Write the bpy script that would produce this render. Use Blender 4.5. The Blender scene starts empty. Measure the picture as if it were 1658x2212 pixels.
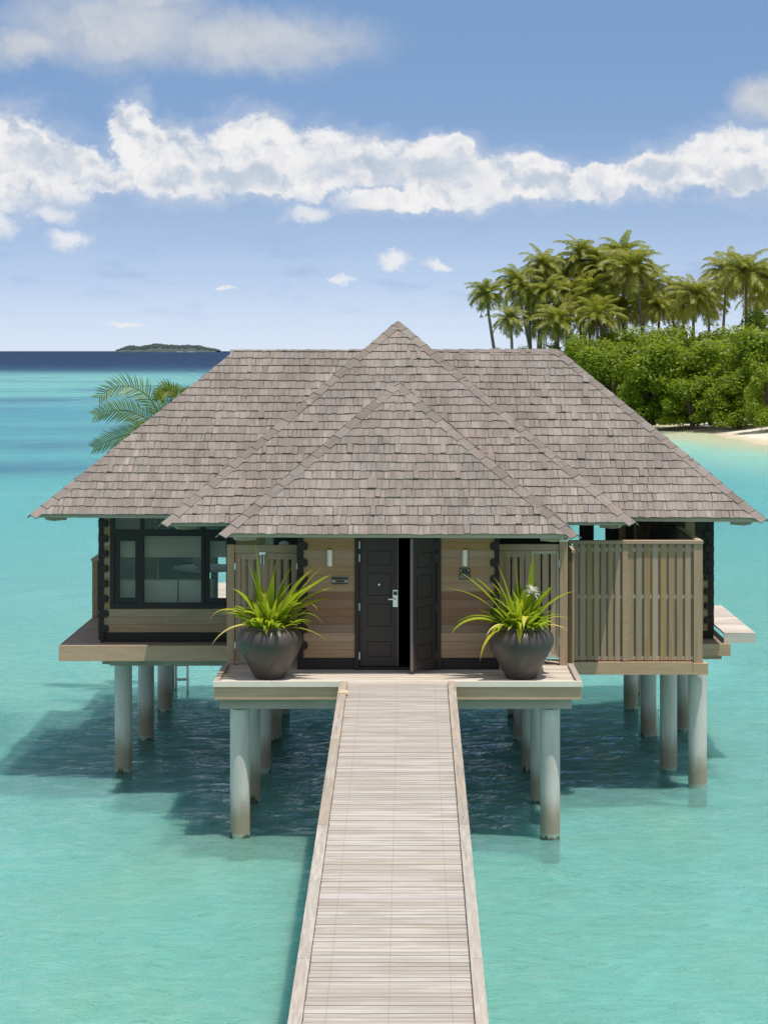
import bpy, math, random
from mathutils import Vector, Matrix, noise as mnoise
R = math.radians
S = bpy.context.scene
col = S.collection
random.seed(7)

# ------------------------------------------------------------------ camera
F = 4500.0            # focal length, vertical centre of depth lines and horizon, all in units of the reference width / 1658
U0, V0, H = 885.0, 758.0, 7.5
cam_d = bpy.data.cameras.new('camera')
cam = bpy.data.objects.new('camera', cam_d)
col.objects.link(cam)
cam.location = (0, 0, H)
cam.rotation_euler = (R(90), 0, 0)
cam_d.sensor_fit = 'HORIZONTAL'
cam_d.sensor_width = 36
cam_d.lens = 36 * F / 1658
cam_d.shift_x = -(U0 - 829) / 1658
cam_d.shift_y = -(1106 - V0) / 1658
cam_d.clip_start = 0.5
cam_d.clip_end = 200000
S.camera = cam
S.render.resolution_x, S.render.resolution_y = 767, 1024
S.view_settings.view_transform = 'Standard'
S.view_settings.look = 'None'
EXPO, SKYK = 0.20, 0.095
S.view_settings.exposure = EXPO
S.view_settings.gamma = 1.0
S.view_settings.use_curve_mapping = False

def PX(u, y): return (u - U0) / F * y
def PZ(v, y): return H - (v - V0) / F * y

# ------------------------------------------------------------------ node helpers
def N(t, typ, ins=None, **props):
    n = t.nodes.new(typ)
    for k, v in props.items(): setattr(n, k, v)
    for k, v in (ins or {}).items():
        s = n.inputs[k]
        if isinstance(v, bpy.types.NodeSocket): t.links.new(v, s)
        else: s.default_value = v
    return n
def mth(t, op, a, b=0.0, c=0.0, clamp=False):
    n = N(t, 'ShaderNodeMath', {0: a, 1: b, 2: c}, operation=op); n.use_clamp = clamp
    return n.outputs[0]
def vmt(t, op, a, b=(0, 0, 0), c=(0, 0, 0)):
    ins = {0: a, 1: b}
    if op == 'MULTIPLY_ADD': ins[2] = c
    n = N(t, 'ShaderNodeVectorMath', ins, operation=op)
    return n.outputs[1] if op == 'LENGTH' else n.outputs[0]
def mix(t, f, a, b, blend='MIX'):
    def c4(x): return x if isinstance(x, bpy.types.NodeSocket) else (tuple(x) + (1,))[:4]
    return N(t, 'ShaderNodeMix', {0: f, 6: c4(a), 7: c4(b)}, data_type='RGBA', blend_type=blend).outputs[2]
def ramp(t, f, stops, interp='LINEAR'):
    n = N(t, 'ShaderNodeValToRGB', {0: f})
    cr = n.color_ramp; cr.interpolation = interp
    while len(cr.elements) < len(stops): cr.elements.new(0.5)
    for e, (p, c) in zip(cr.elements, stops):
        e.position = p; e.color = (tuple(c) + (1,))[:4]
    return n.outputs[0]
def sstep(t, x, lo, hi):
    return N(t, 'ShaderNodeMapRange', {0: x, 1: lo, 2: hi, 3: 0.0, 4: 1.0}, interpolation_type='SMOOTHSTEP').outputs[0]
def nz(t, vec, scale=1.0, detail=4.0, rough=0.55, dist=0.0, out=0):
    return N(t, 'ShaderNodeTexNoise', {'Vector': vec, 'Scale': scale, 'Detail': detail, 'Roughness': rough, 'Distortion': dist}).outputs[out]
def comb(t, x, y, z=0.0):
    return N(t, 'ShaderNodeCombineXYZ', {0: x, 1: y, 2: z}).outputs[0]
def s2l(*c):
    return tuple(((x / 255) / 12.92 if x / 255 <= .04045 else ((x / 255 + .055) / 1.055) ** 2.4) for x in c)

# ------------------------------------------------------------------ sun and sky
SUN = Vector((0.209, -0.19, 1.0)).normalized()
sl = bpy.data.lights.new('sun', 'SUN'); sl.energy = 3.7; sl.angle = R(0.5); sl.color = (1.0, 0.955, 0.88)
so = bpy.data.objects.new('sun', sl); col.objects.link(so)
so.rotation_euler = SUN.to_track_quat('Z', 'Y').to_euler(); so.location = (30, -20, 80)

world = bpy.data.worlds.new('World'); S.world = world; world.use_nodes = True
wt = world.node_tree; wt.nodes.clear()
def build_world():
    t = wt
    KV = 1 / (SKYK * 2 ** EXPO)
    kv = lambda *c: tuple(x * KV / 10 for x in c)
    sky = N(t, 'ShaderNodeTexSky', sky_type='NISHITA')
    sky.sun_disc = False; sky.sun_elevation = math.asin(SUN.z); sky.sun_rotation = math.atan2(SUN.x, SUN.y)
    sky.air_density = 1.0; sky.dust_density = 0.6; sky.ozone_density = 1.5
    d = N(t, 'ShaderNodeTexCoord').outputs['Generated']
    d = vmt(t, 'NORMALIZE', d)
    sp = N(t, 'ShaderNodeSeparateXYZ', {0: d})
    az = mth(t, 'ARCTAN2', sp.outputs[0], sp.outputs[1])
    el = mth(t, 'ARCSINE', sp.outputs[2])
    px = mth(t, 'MULTIPLY_ADD', az, 45.0, 8.85)
    py = mth(t, 'MULTIPLY', el, 45.0)
    # clear air: pale at the horizon, deeper blue higher up, blending into the physical sky above
    g = mth(t, 'MULTIPLY', py, 1 / 8.0, clamp=True)
    air = ramp(t, g, [(0.0, (.690, .790, .925)), (.09, (.62, .735, .905)), (.20, (.485, .625, .845)), (.36, (.365, .505, .735)), (.6, (.245, .39, .65)), (.8, (.212, .355, .61)), (1.0, (.20, .34, .59))])
    hi = sstep(t, py, 7.5, 18.0)
    base = mix(t, hi, mix(t, 1.0, air, (KV, KV, KV), 'MULTIPLY'), sky.outputs[0])
    p = comb(t, px, py, 0.0)
    # faint streaky vapour low down
    st = nz(t, vmt(t, 'MULTIPLY', p, (.55, 1.9, 1)), 1.0, 6, .6)
    sta = mth(t, 'MULTIPLY', sstep(t, st, .50, .68), mth(t, 'MULTIPLY', sstep(t, py, .3, 1.6), mth(t, 'SUBTRACT', 1.0, sstep(t, py, 2.4, 4.6))))
    base = mix(t, mth(t, 'MULTIPLY', sta, .5), base, kv(3.6, 4.9, 7.3))
    # cumulus: union of ellipses, edges broken up by noise
    w1 = nz(t, p, .9, 5, .58, 0, 1)
    w2 = nz(t, vmt(t, 'ADD', p, (31, 17, 4)), 3.2, 6, .62, 0, 1)
    q = vmt(t, 'MULTIPLY_ADD', vmt(t, 'SUBTRACT', w1, (.5, .5, .5)), (1.05, .80, 0), p)
    q = vmt(t, 'MULTIPLY_ADD', vmt(t, 'SUBTRACT', w2, (.5, .5, .5)), (.42, .36, 0), q)
    def union(q, blobs):
        e = None
        for (u, v, rx, ry) in blobs:
            a = vmt(t, 'MULTIPLY_ADD', q, (100 / rx, 100 / ry, 0), (-u / rx, -(V0 - v) / ry, 0))
            k = mth(t, 'SUBTRACT', 1.0, vmt(t, 'LENGTH', a))
            e = k if e is None else mth(t, 'SMOOTH_MAX', e, k, .12)
        return e
    bank = [(10, 360, 175, 118), (130, 375, 125, 85), (292, 300, 62, 88), (360, 352, 135, 82), (550, 322, 120, 86), (660, 350, 150, 78),
            (800, 352, 150, 62), (950, 335, 85, 48), (1010, 392, 170, 58), (880, 432, 175, 30), (1150, 382, 100, 58), (1300, 392, 80, 42),
            (1430, 378, 110, 58), (1590, 350, 150, 82), (215, 392, 90, 34), (440, 385, 170, 48), (620, 395, 160, 42), (1240, 400, 110, 30)]
    e1 = union(q, bank)
    nb = nz(t, p, 1.1, 5, .6)
    basel = mth(t, 'MULTIPLY_ADD', nb, .9, 2.72)
    flat = sstep(t, mth(t, 'SUBTRACT', py, basel), -.28, .30)
    flat = mth(t, 'MAXIMUM', flat, mth(t, 'MULTIPLY', sstep(t, px, 6.9, 8.2), mth(t, 'SUBTRACT', 1.0, sstep(t, px, 10.2, 11.2))))
    e1 = mth(t, 'MULTIPLY_ADD', mth(t, 'SUBTRACT', nz(t, p, 5.5, 5, .65), .5), .30, e1)
    d1 = mth(t, 'MULTIPLY', sstep(t, e1, .03, .29), flat)
    dw = mth(t, 'MULTIPLY', sstep(t, mth(t, 'MULTIPLY_ADD', mth(t, 'SUBTRACT', nz(t, vmt(t, 'MULTIPLY', p, (.7, 1.5, 1)), 1.0, 6, .62), .5), 1.5, e1), -.45, .35), .40)
    bits = [(665, 458, 78, 30), (155, 515, 62, 34), (120, 462, 70, 26), (0, 490, 55, 50), (850, 560, 60, 24), (955, 572, 55, 16), (735, 604, 38, 11), (480, 622, 30, 9), (270, 695, 60, 10), (20, 450, 40, 25)]
    d2 = mth(t, 'MULTIPLY', sstep(t, union(q, bits), .05, .75), .85)
    d3 = mth(t, 'MULTIPLY', sstep(t, union(q, [(250, 70, 330, 125), (560, 95, 360, 95), (60, 120, 160, 60), (1640, 215, 95, 62), (330, 0, 200, 70)]), .0, .85),
             mth(t, 'MULTIPLY_ADD', nz(t, p, .7, 5, .6), .9, .52, clamp=True))
    # light from above right: compare the billow noise with the same noise a step towards the sun
    bz0 = nz(t, q, 1.15, 5, .55)
    bz1 = nz(t, vmt(t, 'ADD', q, (.12, .24, 0)), 1.15, 5, .55)
    lit = mth(t, 'MULTIPLY_ADD', mth(t, 'SUBTRACT', bz0, bz1), 2.9, .80, clamp=True)
    core = mth(t, 'MULTIPLY', sstep(t, union(q, [(850, 372, 300, 46), (520, 388, 120, 40), (110, 350, 110, 50), (380, 390, 90, 30), (1150, 395, 80, 26), (1420, 372, 90, 36), (1600, 395, 90, 30)]), .0, .7), sstep(t, bz0, .26, .62))
    lit = mth(t, 'MULTIPLY', lit, mth(t, 'SUBTRACT', 1.0, mth(t, 'MULTIPLY', core, .72)), clamp=True)
    cc = ramp(t, lit, [(0.0, kv(4.2, 5.0, 6.3)), (.35, kv(5.6, 6.3, 7.3)), (.7, kv(7.9, 8.0, 8.3)), (1.0, kv(8.9, 8.85, 8.9))])
    thin = mix(t, 0.35, kv(5.0, 5.35, 5.9), cc)
    over = mth(t, 'MULTIPLY', sstep(t, nz(t, d, 3.0, 6, .6), .42, .62), mth(t, 'MAXIMUM', sstep(t, py, 12.0, 22.0), mth(t, 'MULTIPLY', sstep(t, mth(t, 'MULTIPLY', sp.outputs[1], -1.0), -.2, .3), sstep(t, py, .5, 4.0))))  # unseen white clouds above and behind, added to neutralise the fill light
    base = mix(t, mth(t, 'MULTIPLY', over, .9), base, kv(8.6, 8.4, 8.1))
    c = mix(t, mth(t, 'MULTIPLY', d3, .9), base, thin)
    c = mix(t, d2, c, mix(t, .5, cc, kv(8.4, 8.5, 8.9)))
    c = mix(t, dw, c, kv(6.6, 7.0, 7.7))
    c = mix(t, d1, c, cc)
    bg = N(t, 'ShaderNodeBackground', {'Color': c, 'Strength': SKYK})
    out = N(t, 'ShaderNodeOutputWorld', {'Surface': bg.outputs[0]})
build_world()
try:
    world.cycles.sampling_method = 'MANUAL'; world.cycles.sample_map_resolution = 512
except Exception: pass
S.cycles.max_bounces = 8; S.cycles.diffuse_bounces = 4; S.cycles.glossy_bounces = 4; S.cycles.transmission_bounces = 4; S.cycles.transparent_max_bounces = 12
S.cycles.sample_clamp_indirect = 6.0
S.cycles.caustics_reflective = False; S.cycles.caustics_refractive = False
S.cycles.use_denoising = True

# ------------------------------------------------------------------ mesh builder
class MB:
    def __init__(self): self.v = []; self.f = []; self.m = []; self.uv = {}; self.cuts = []
    def cut(self): self.cuts.append((len(self.v), len(self.f))); return self    # what follows is a part of its own
    def face(self, pts, m=0, uv=None):
        b = len(self.v); self.v += [Vector(p) for p in pts]
        self.f.append(tuple(range(b, b + len(pts)))); self.m.append(m)
        if uv: self.uv[len(self.f) - 1] = uv
    def hexa(self, p, m=0):          # p: 4 bottom then 4 top, both counter clockwise from above
        b = len(self.v); self.v += [Vector(x) for x in p]
        for q in ((3, 2, 1, 0), (4, 5, 6, 7), (0, 1, 5, 4), (1, 2, 6, 5), (2, 3, 7, 6), (3, 0, 4, 7)):
            self.f.append(tuple(b + i for i in q)); self.m.append(m)
    def box(self, x0, x1, y0, y1, z0, z1, m=0):
        if x0 > x1: x0, x1 = x1, x0
        if y0 > y1: y0, y1 = y1, y0
        if z0 > z1: z0, z1 = z1, z0
        self.hexa([(x0, y0, z0), (x1, y0, z0), (x1, y1, z0), (x0, y1, z0), (x0, y0, z1), (x1, y0, z1), (x1, y1, z1), (x0, y1, z1)], m)
        return self
    def obox(self, c, ax, ay, az, m=0):   # centre and three half-axis vectors
        c, ax, ay, az = map(Vector, (c, ax, ay, az))
        self.hexa([c - ax - ay - az, c + ax - ay - az, c + ax + ay - az, c - ax + ay - az, c - ax - ay + az, c + ax - ay + az, c + ax + ay + az, c - ax + ay + az], m)
    def grid(self, rows, closed=False, m=0):
        b = len(self.v); w = len(rows[0])
        for r in rows: self.v += [Vector(p) for p in r]
        for i in range(len(rows) - 1):
            for j in range(w if closed else w - 1):
                k = (j + 1) % w
                self.f.append((b + i * w + j, b + i * w + k, b + (i + 1) * w + k, b + (i + 1) * w + j)); self.m.append(m)
        return b
    def lathe(self, prof, c=(0, 0, 0), n=32, m=0, cap0=True, cap1=True):
        c = Vector(c)
        rows = [[c + Vector((r * math.cos(2 * math.pi * j / n), r * math.sin(2 * math.pi * j / n), z)) for j in range(n)] for r, z in prof]
        b = self.grid(rows, True, m)
        if cap0: self.f.append(tuple(b + j for j in range(n))[::-1]); self.m.append(m)
        if cap1: self.f.append(tuple(b + (len(prof) - 1) * n + j for j in range(n))); self.m.append(m)
    def tube(self, pts, rad, n=8, m=0):
        pts = [Vector(p) for p in pts]
        if not isinstance(rad, (list, tuple)): rad = [rad] * len(pts)
        rows = []
        for i, p in enumerate(pts):
            d = (pts[min(i + 1, len(pts) - 1)] - pts[max(i - 1, 0)]).normalized()
            a = d.cross(Vector((0, 0, 1)) if abs(d.z) < .9 else Vector((1, 0, 0))).normalized(); c = d.cross(a)
            rows.append([p + (a * math.cos(2 * math.pi * j / n) + c * math.sin(2 * math.pi * j / n)) * rad[i] for j in range(n)])
        b = self.grid(rows, True, m)
        self.f.append(tuple(b + j for j in range(n))[::-1]); self.m.append(m)
        self.f.append(tuple(b + (len(pts) - 1) * n + j for j in range(n))); self.m.append(m)
    def build(self, name, mats, parent=None, smooth=None):
        if self.cuts:
            ends = [c for c in self.cuts if 0 < c[1] < len(self.f)] + [(len(self.v), len(self.f))]; v0 = f0 = 0; first = None
            for v1, f1 in ends:
                if f1 == f0: continue
                q = MB(); q.v = self.v[v0:v1]; q.f = [tuple(i - v0 for i in f) for f in self.f[f0:f1]]; q.m = self.m[f0:f1]
                o = q.build(name, mats, parent, smooth); first = first or o; v0, f0 = v1, f1
            return first
        org = Vector((0, 0, 0)); p = parent
        while p: org += Vector(p.location); p = p.parent
        me = bpy.data.meshes.new(name)
        me.from_pydata([tuple(v - org) for v in self.v], [], self.f)
        if not isinstance(mats, (list, tuple)): mats = [mats]
        for m in mats: me.materials.append(m)
        me.polygons.foreach_set('material_index', self.m)
        if self.uv:
            L = me.uv_layers.new(name='UVMap')
            for fi, uv in self.uv.items():
                for li, c in zip(me.polygons[fi].loop_indices, uv): L.data[li].uv = c
        if smooth: me.polygons.foreach_set('use_smooth', [True] * len(me.polygons))
        me.update()
        o = bpy.data.objects.new(name, me); col.objects.link(o); o.parent = parent
        if smooth and smooth is not True:
            try: me.set_sharp_from_angle(angle=R(smooth))
            except Exception: pass
        return o

def tag(o, label=None, cat=None, group=None, kind=None):
    if label: o['label'] = label
    if cat: o['category'] = cat
    if group: o['group'] = group
    if kind: o['kind'] = kind
    return o
def thing(name, loc, label, cat, group=None):
    o = bpy.data.objects.new(name, None); col.objects.link(o); o.location = loc; o.empty_display_size = .2
    return tag(o, label, cat, group)

# ------------------------------------------------------------------ materials
def mat(name):
    m = bpy.data.materials.new(name); m.use_nodes = True; m.node_tree.nodes.clear()
    return m, m.node_tree
def pbsdf(t, colr, rough=.6, spec=.5, normal=None, **kw):
    ins = {'Base Color': colr if isinstance(colr, bpy.types.NodeSocket) else (tuple(colr) + (1,))[:4], 'Roughness': rough, 'Specular IOR Level': spec}
    ins.update(kw)
    n = N(t, 'ShaderNodeBsdfPrincipled', ins)
    if normal: t.links.new(normal, n.inputs['Normal'])
    return n.outputs[0]
def fin(m, t, sh):
    N(t, 'ShaderNodeOutputMaterial', {'Surface': sh}); return m
def simple(name, c, rough=.6, spec=.4, vary=.12, scale=6, bump=0.0, metallic=0.0):
    m, t = mat(name)
    pos = N(t, 'ShaderNodeTexCoord').outputs['Object']
    n = nz(t, pos, scale, 5, .6)
    f = mth(t, 'MULTIPLY_ADD', n, 2 * vary, 1 - vary)
    c4 = mix(t, 1.0, c, comb(t, f, f, f), 'MULTIPLY')
    nor = N(t, 'ShaderNodeBump', {'Strength': bump, 'Distance': .01, 'Height': nz(t, pos, scale * 8, 4)}).outputs[0] if bump else None
    return fin(m, t, pbsdf(t, c4, rough, spec, nor, Metallic=metallic))
def wood(name, dark, light, grain='X', spread=.22, rough=.6, fine=26, second=None, smix=.5, bump=.25, spec=.35, streak=1.1, uvgrain=False, hue=.008, nail=False, stain=0.0):
    m, t = mat(name)
    pos = N(t, 'ShaderNodeTexCoord').outputs['UV' if uvgrain else 'Object']
    rnd = N(t, 'ShaderNodeNewGeometry').outputs['Random Per Island']
    k = {'X': (streak, fine, fine), 'Y': (fine, streak, fine), 'Z': (fine, fine, streak)}[grain]
    off = mth(t, 'MULTIPLY', rnd, 91.0)
    pg = vmt(t, 'ADD', vmt(t, 'MULTIPLY', pos, k), comb(t, off, off, off))
    n1 = nz(t, pg, 1.0, 6, .62, .6)
    c = ramp(t, n1, [(.28, dark), (.72, light)])
    if second:
        n2 = nz(t, vmt(t, 'ADD', vmt(t, 'MULTIPLY', pos, tuple(.12 * x + .8 for x in k)), comb(t, off, 0.0, off)), 1.0, 4, .6, .3)
        c = mix(t, mth(t, 'MULTIPLY', sstep(t, n2, .42, .62), smix), c, second)
    if nail:
        sp = N(t, 'ShaderNodeSeparateXYZ', {0: pos})
        d = None
        for x0 in nail:
            k_ = mth(t, 'ABSOLUTE', mth(t, 'SUBTRACT', sp.outputs[0], x0))
            d = k_ if d is None else mth(t, 'MINIMUM', d, k_)
        fy = mth(t, 'FRACT', mth(t, 'DIVIDE', mth(t, 'ADD', sp.outputs[1], 14.0), .098))
        ey = mth(t, 'MULTIPLY', mth(t, 'ABSOLUTE', mth(t, 'SUBTRACT', mth(t, 'ABSOLUTE', mth(t, 'SUBTRACT', fy, .45)), .22)), .098)
        rr_ = mth(t, 'SQRT', mth(t, 'ADD', mth(t, 'MULTIPLY', d, d), mth(t, 'MULTIPLY', ey, ey)))
        c = mix(t, mth(t, 'SUBTRACT', 1.0, sstep(t, rr_, .004, .008)), c, (.16, .13, .105))
    v = mth(t, 'MULTIPLY_ADD', rnd, 2 * spread, 1 - spread)
    if stain:
        po = N(t, 'ShaderNodeTexCoord').outputs['Object']
        ns = nz(t, vmt(t, 'MULTIPLY', po, (1.3, .7, .7)), 1.0, 6, .65)
        v = mth(t, 'MULTIPLY', v, mth(t, 'MULTIPLY_ADD', sstep(t, ns, .35, .68), 2 * stain, 1 - stain))
        odd = mth(t, 'GREATER_THAN', mth(t, 'FRACT', mth(t, 'MULTIPLY', rnd, 13.7)), .968)
        v = mth(t, 'MULTIPLY_ADD', odd, .16, v)
        odd2 = mth(t, 'GREATER_THAN', mth(t, 'FRACT', mth(t, 'MULTIPLY', rnd, 29.3)), .955)
        v = mth(t, 'MULTIPLY_ADD', odd2, -.12, v)
    hs = N(t, 'ShaderNodeHueSaturation', {'Hue': mth(t, 'MULTIPLY_ADD', mth(t, 'FRACT', mth(t, 'MULTIPLY', rnd, 17.3)), hue, .5 - hue / 2), 'Saturation': mth(t, 'MULTIPLY_ADD', mth(t, 'FRACT', mth(t, 'MULTIPLY', rnd, 7.7)), .4, .8), 'Value': v, 'Color': c}).outputs[0]
    b = N(t, 'ShaderNodeBump', {'Strength': bump, 'Distance': .006, 'Height': n1}).outputs[0]
    rg = mth(t, 'MULTIPLY_ADD', n1, .3, rough - .15)
    return fin(m, t, pbsdf(t, hs, rg, spec, b))

M = {}
M['shingle'] = wood('weathered_shingle', (.195, .162, .142), (.315, .275, .246), 'Y', .10, .8, 30, (.20, .172, .153), .35, .3, .2, 2.2, uvgrain=True, hue=.014, stain=.13)
M['cap'] = wood('weathered_ridge_board', (.175, .146, .128), (.285, .247, .22), 'Y', .14, .8, 40, (.22, .18, .16), .4, .3, .2, 2.0, uvgrain=True, hue=.012, stain=.10)
M['roof_under'] = simple('roof_underlay', (.16, .13, .12), .9, .1)
M['sage'] = simple('sage_paint', (.52, .47, .37), .6, .3, .10, 3)
M['wall'] = wood('teak_wall_board', (.29, .178, .095), (.43, .282, .16), 'X', .08, .6, 22, (.37, .25, .15), .5, .3)
M['wall_dark'] = wood('darkened_teak_wall_board', (.19, .112, .07), (.26, .16, .105), 'X', .10, .6, 22, (.22, .145, .095), .4, .3)  # darker teak copy; paints the unlit band across the entrance wall
M['fence'] = wood('grey_brown_fence_board', (.34, .228, .135), (.49, .355, .228), 'Z', .12, .7, 28, (.41, .285, .178), .5, .3)
M['rail'] = wood('grey_brown_rail', (.36, .245, .15), (.53, .385, .26), 'X', .12, .7, 28, (.40, .30, .21), .5, .3)
M['raily'] = wood('grey_brown_side_rail', (.36, .245, .15), (.53, .385, .26), 'Y', .12, .7, 28, (.40, .30, .21), .5, .3)
M['gate'] = wood('brown_gate_wood', (.32, .205, .115), (.54, .375, .235), 'Z', .14, .65, 30, (.34, .26, .185), .5, .3)
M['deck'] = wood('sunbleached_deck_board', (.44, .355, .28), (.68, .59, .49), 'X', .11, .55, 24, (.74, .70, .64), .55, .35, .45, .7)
M['walk'] = wood('silvered_walkway_board', (.32, .28, .238), (.475, .43, .377), 'X', .07, .55, 40, (.625, .59, .54), .42, .4, .4, .8, nail=(-.56, .0, .57))
M['kerb'] = wood('grey_kerb_timber', (.26, .22, .18), (.50, .455, .40), 'Y', .12, .65, 26, (.42, .34, .26), .45, .35)
M['trim'] = simple('pale_edge_trim', (.86, .75, .63), .5, .4, .10, 9)
M['deckdark'] = wood('shade_toned_deck_board', (.24, .16, .115), (.40, .29, .22), 'X', .12, .6, 24, (.31, .235, .19), .5, .3)  # deck board copy with the shade put into its colour
M['fascia'] = wood('brown_fascia_board', (.45, .295, .175), (.62, .44, .285), 'X', .10, .65, 18, (.48, .33, .20), .5, .3)
M['beam'] = wood('grey_green_beam', (.36, .32, .26), (.50, .45, .375), 'X', .08, .75, 14, (.28, .26, .21), .5, .3)
M['black'] = simple('black_stained_wood', (.023, .020, .018), .55, .35, .3, 14, .4)
M['door'] = simple('charcoal_door', (.040, .032, .028), .5, .4, .25, 40, .15)
M['groove'] = simple('door_groove', (.008, .008, .008), .7, .2)
M['doorwood'] = simple('door_edge_veneer', (.23, .19, .19), .6, .3)
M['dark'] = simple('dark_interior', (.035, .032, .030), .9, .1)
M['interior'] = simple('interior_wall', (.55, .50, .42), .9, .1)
M['steel'] = simple('brushed_steel', (.72, .73, .74), .28, .5, .05, 20, 0, 1.0)
M['white'] = simple('white_lamp_glass', (.90, .86, .78), .35, .5, .03)
M['plaque'] = simple('dark_plaque', (.022, .018, .018), .35, .5)
M['silver'] = simple('silver_plaque', (.33, .27, .24), .35, .5, .1, 9, 0, .6)
M['letter'] = simple('letter_grey', (.34, .31, .24), .45, .5)
M['blind'] = wood('woven_blind', (.42, .32, .21), (.62, .50, .36), 'X', .1, .85, 60, None, .5, .6, .1)
M['fabric'] = simple('grey_cushion_cloth', (.66, .64, .54), .9, .1, .08, 60, .4)
M['tablew'] = simple('white_table_top', (.78, .78, .80), .4, .4, .03)
M['curtain'] = simple('orange_curtain', (.55, .30, .12), .8, .1)
M['bark'] = wood('palm_bark', (.14, .115, .085), (.27, .235, .19), 'Z', .1, .9, 5, None, .5, .6, .1, 7)
M['stem'] = simple('shrub_bark', (.10, .075, .055), .9, .1, .3, 8, .5)
M['woodchip'] = simple('fresh_timber_wedge', (.62, .50, .33), .6, .3)

def leafmat(name, stops, trans=.3, rough=.45, spec=.35):
    m, t = mat(name)
    g = N(t, 'ShaderNodeNewGeometry')
    pos = N(t, 'ShaderNodeTexCoord').outputs['Object']
    r = mth(t, 'MULTIPLY_ADD', nz(t, pos, 1.3, 3), .5, mth(t, 'MULTIPLY', g.outputs['Random Per Island'], .72), clamp=True)
    c = ramp(t, mth(t, 'SUBTRACT', r, .12), stops)
    a = pbsdf(t, c, rough, spec)
    b = N(t, 'ShaderNodeBsdfTranslucent', {'Color': mix(t, .4, c, (.66, .74, .05), 'MIX')}).outputs[0]
    return fin(m, t, N(t, 'ShaderNodeMixShader', {0: trans, 1: a, 2: b}).outputs[0])
M['bush'] = leafmat('broad_shrub_leaf', [(0.0, (.05, .095, .008)), (.3, (.13, .21, .012)), (.65, (.20, .28, .014)), (1.0, (.40, .42, .03))], .45)
M['palm'] = leafmat('coconut_leaf', [(0.0, (.06, .085, .012)), (.35, (.17, .195, .022)), (.7, (.33, .33, .05)), (1.0, (.60, .52, .22))], .4)
M['dead'] = leafmat('dead_frond', [(0.0, (.20, .14, .07)), (1.0, (.42, .33, .19))], .2)
M['palmnear'] = leafmat('young_palm_leaf', [(0.0, (.03, .065, .010)), (.45, (.085, .15, .014)), (1.0, (.27, .31, .03))], .32)
M['lily'] = leafmat('strap_leaf', [(0.0, (.10, .19, .015)), (.35, (.22, .34, .02)), (.7, (.42, .50, .025)), (1.0, (.66, .62, .05))], .5)
M['yellow'] = leafmat('withering_leaf', [(0.0, (.42, .40, .03)), (.5, (.60, .50, .05)), (1.0, (.70, .58, .26))], .25)
M['petal'] = leafmat('white_petal', [(0.0, (.72, .66, .66)), (1.0, (.86, .84, .82))], .2)
M['soil'] = simple('dark_soil', (.03, .022, .015), .95, .1)

def make_pot_mat():
    m, t = mat('dark_glazed_pot')
    pos = N(t, 'ShaderNodeTexCoord').outputs['Object']
    n = nz(t, pos, 2.2, 5, .6); n2 = nz(t, pos, 90, 2)
    c = ramp(t, n, [(.3, (.052, .043, .039)), (.7, (.085, .068, .058))])
    runs = nz(t, vmt(t, 'MULTIPLY', pos, (9, 9, .9)), 1.0, 5, .65)
    c = mix(t, mth(t, 'MULTIPLY', sstep(t, runs, .52, .75), .45), c, (.16, .135, .115))
    b = N(t, 'ShaderNodeBump', {'Strength': .08, 'Distance': .004, 'Height': n2}).outputs[0]
    return fin(m, t, pbsdf(t, c, mth(t, 'MULTIPLY_ADD', n, .25, .33), .55, b))
M['pot'] = make_pot_mat()

def make_pile_mat():
    m, t = mat('concrete_pile')
    g = N(t, 'ShaderNodeNewGeometry')
    sp = N(t, 'ShaderNodeSeparateXYZ', {0: g.outputs['Position']})
    n = nz(t, vmt(t, 'MULTIPLY', g.outputs['Position'], (5, 5, 1.2)), 1.0, 6, .6)
    n2 = nz(t, g.outputs['Position'], 28, 3, .6)
    c = ramp(t, n, [(.3, (.56, .525, .475)), (.7, (.71, .675, .62))])
    z = mth(t, 'MULTIPLY_ADD', mth(t, 'SUBTRACT', n, .5), .6, sp.outputs[2])
    tide = mth(t, 'SUBTRACT', 1.0, sstep(t, z, .30, .80))            # brown tide stain
    c = mix(t, mth(t, 'MULTIPLY', tide, .88), c, (.31, .25, .17))
    alg = mth(t, 'SUBTRACT', 1.0, sstep(t, sp.outputs[2], .06, .085))     # pale ring of growth at the water
    c = mix(t, mth(t, 'MULTIPLY', alg, .7), c, (.34, .47, .38))
    wet = mth(t, 'SUBTRACT', 1.0, sstep(t, z, -.02, .05))
    c = mix(t, mth(t, 'MULTIPLY', wet, .9), c, (.05, .055, .035))
    c = mix(t, mth(t, 'MULTIPLY', sstep(t, n2, .66, .72), .35), c, (.12, .10, .07))
    b = N(t, 'ShaderNodeBump', {'Strength': .2, 'Distance': .005, 'Height': n2}).outputs[0]
    return fin(m, t, pbsdf(t, c, .75, .25, b))
M['pile'] = make_pile_mat()

def make_glass():
    m, t = mat('window_glass')
    lw = N(t, 'ShaderNodeFresnel', {'IOR': 1.55}).outputs[0]
    pos = N(t, 'ShaderNodeTexCoord').outputs['Object']
    b = N(t, 'ShaderNodeBump', {'Strength': .04, 'Distance': .02, 'Height': nz(t, pos, 1.6, 2)}).outputs[0]
    gl = N(t, 'ShaderNodeBsdfGlossy', {'Color': (.95, .97, .95, 1), 'Roughness': .02, 'Normal': b}).outputs[0]
    tr = N(t, 'ShaderNodeBsdfTransparent', {'Color': (.93, .95, .93, 1)}).outputs[0]
    return fin(m, t, N(t, 'ShaderNodeMixShader', {0: mth(t, 'MULTIPLY_ADD', lw, 1.0, .015), 1: tr, 2: gl}).outputs[0])
M['glass'] = make_glass()

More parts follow.
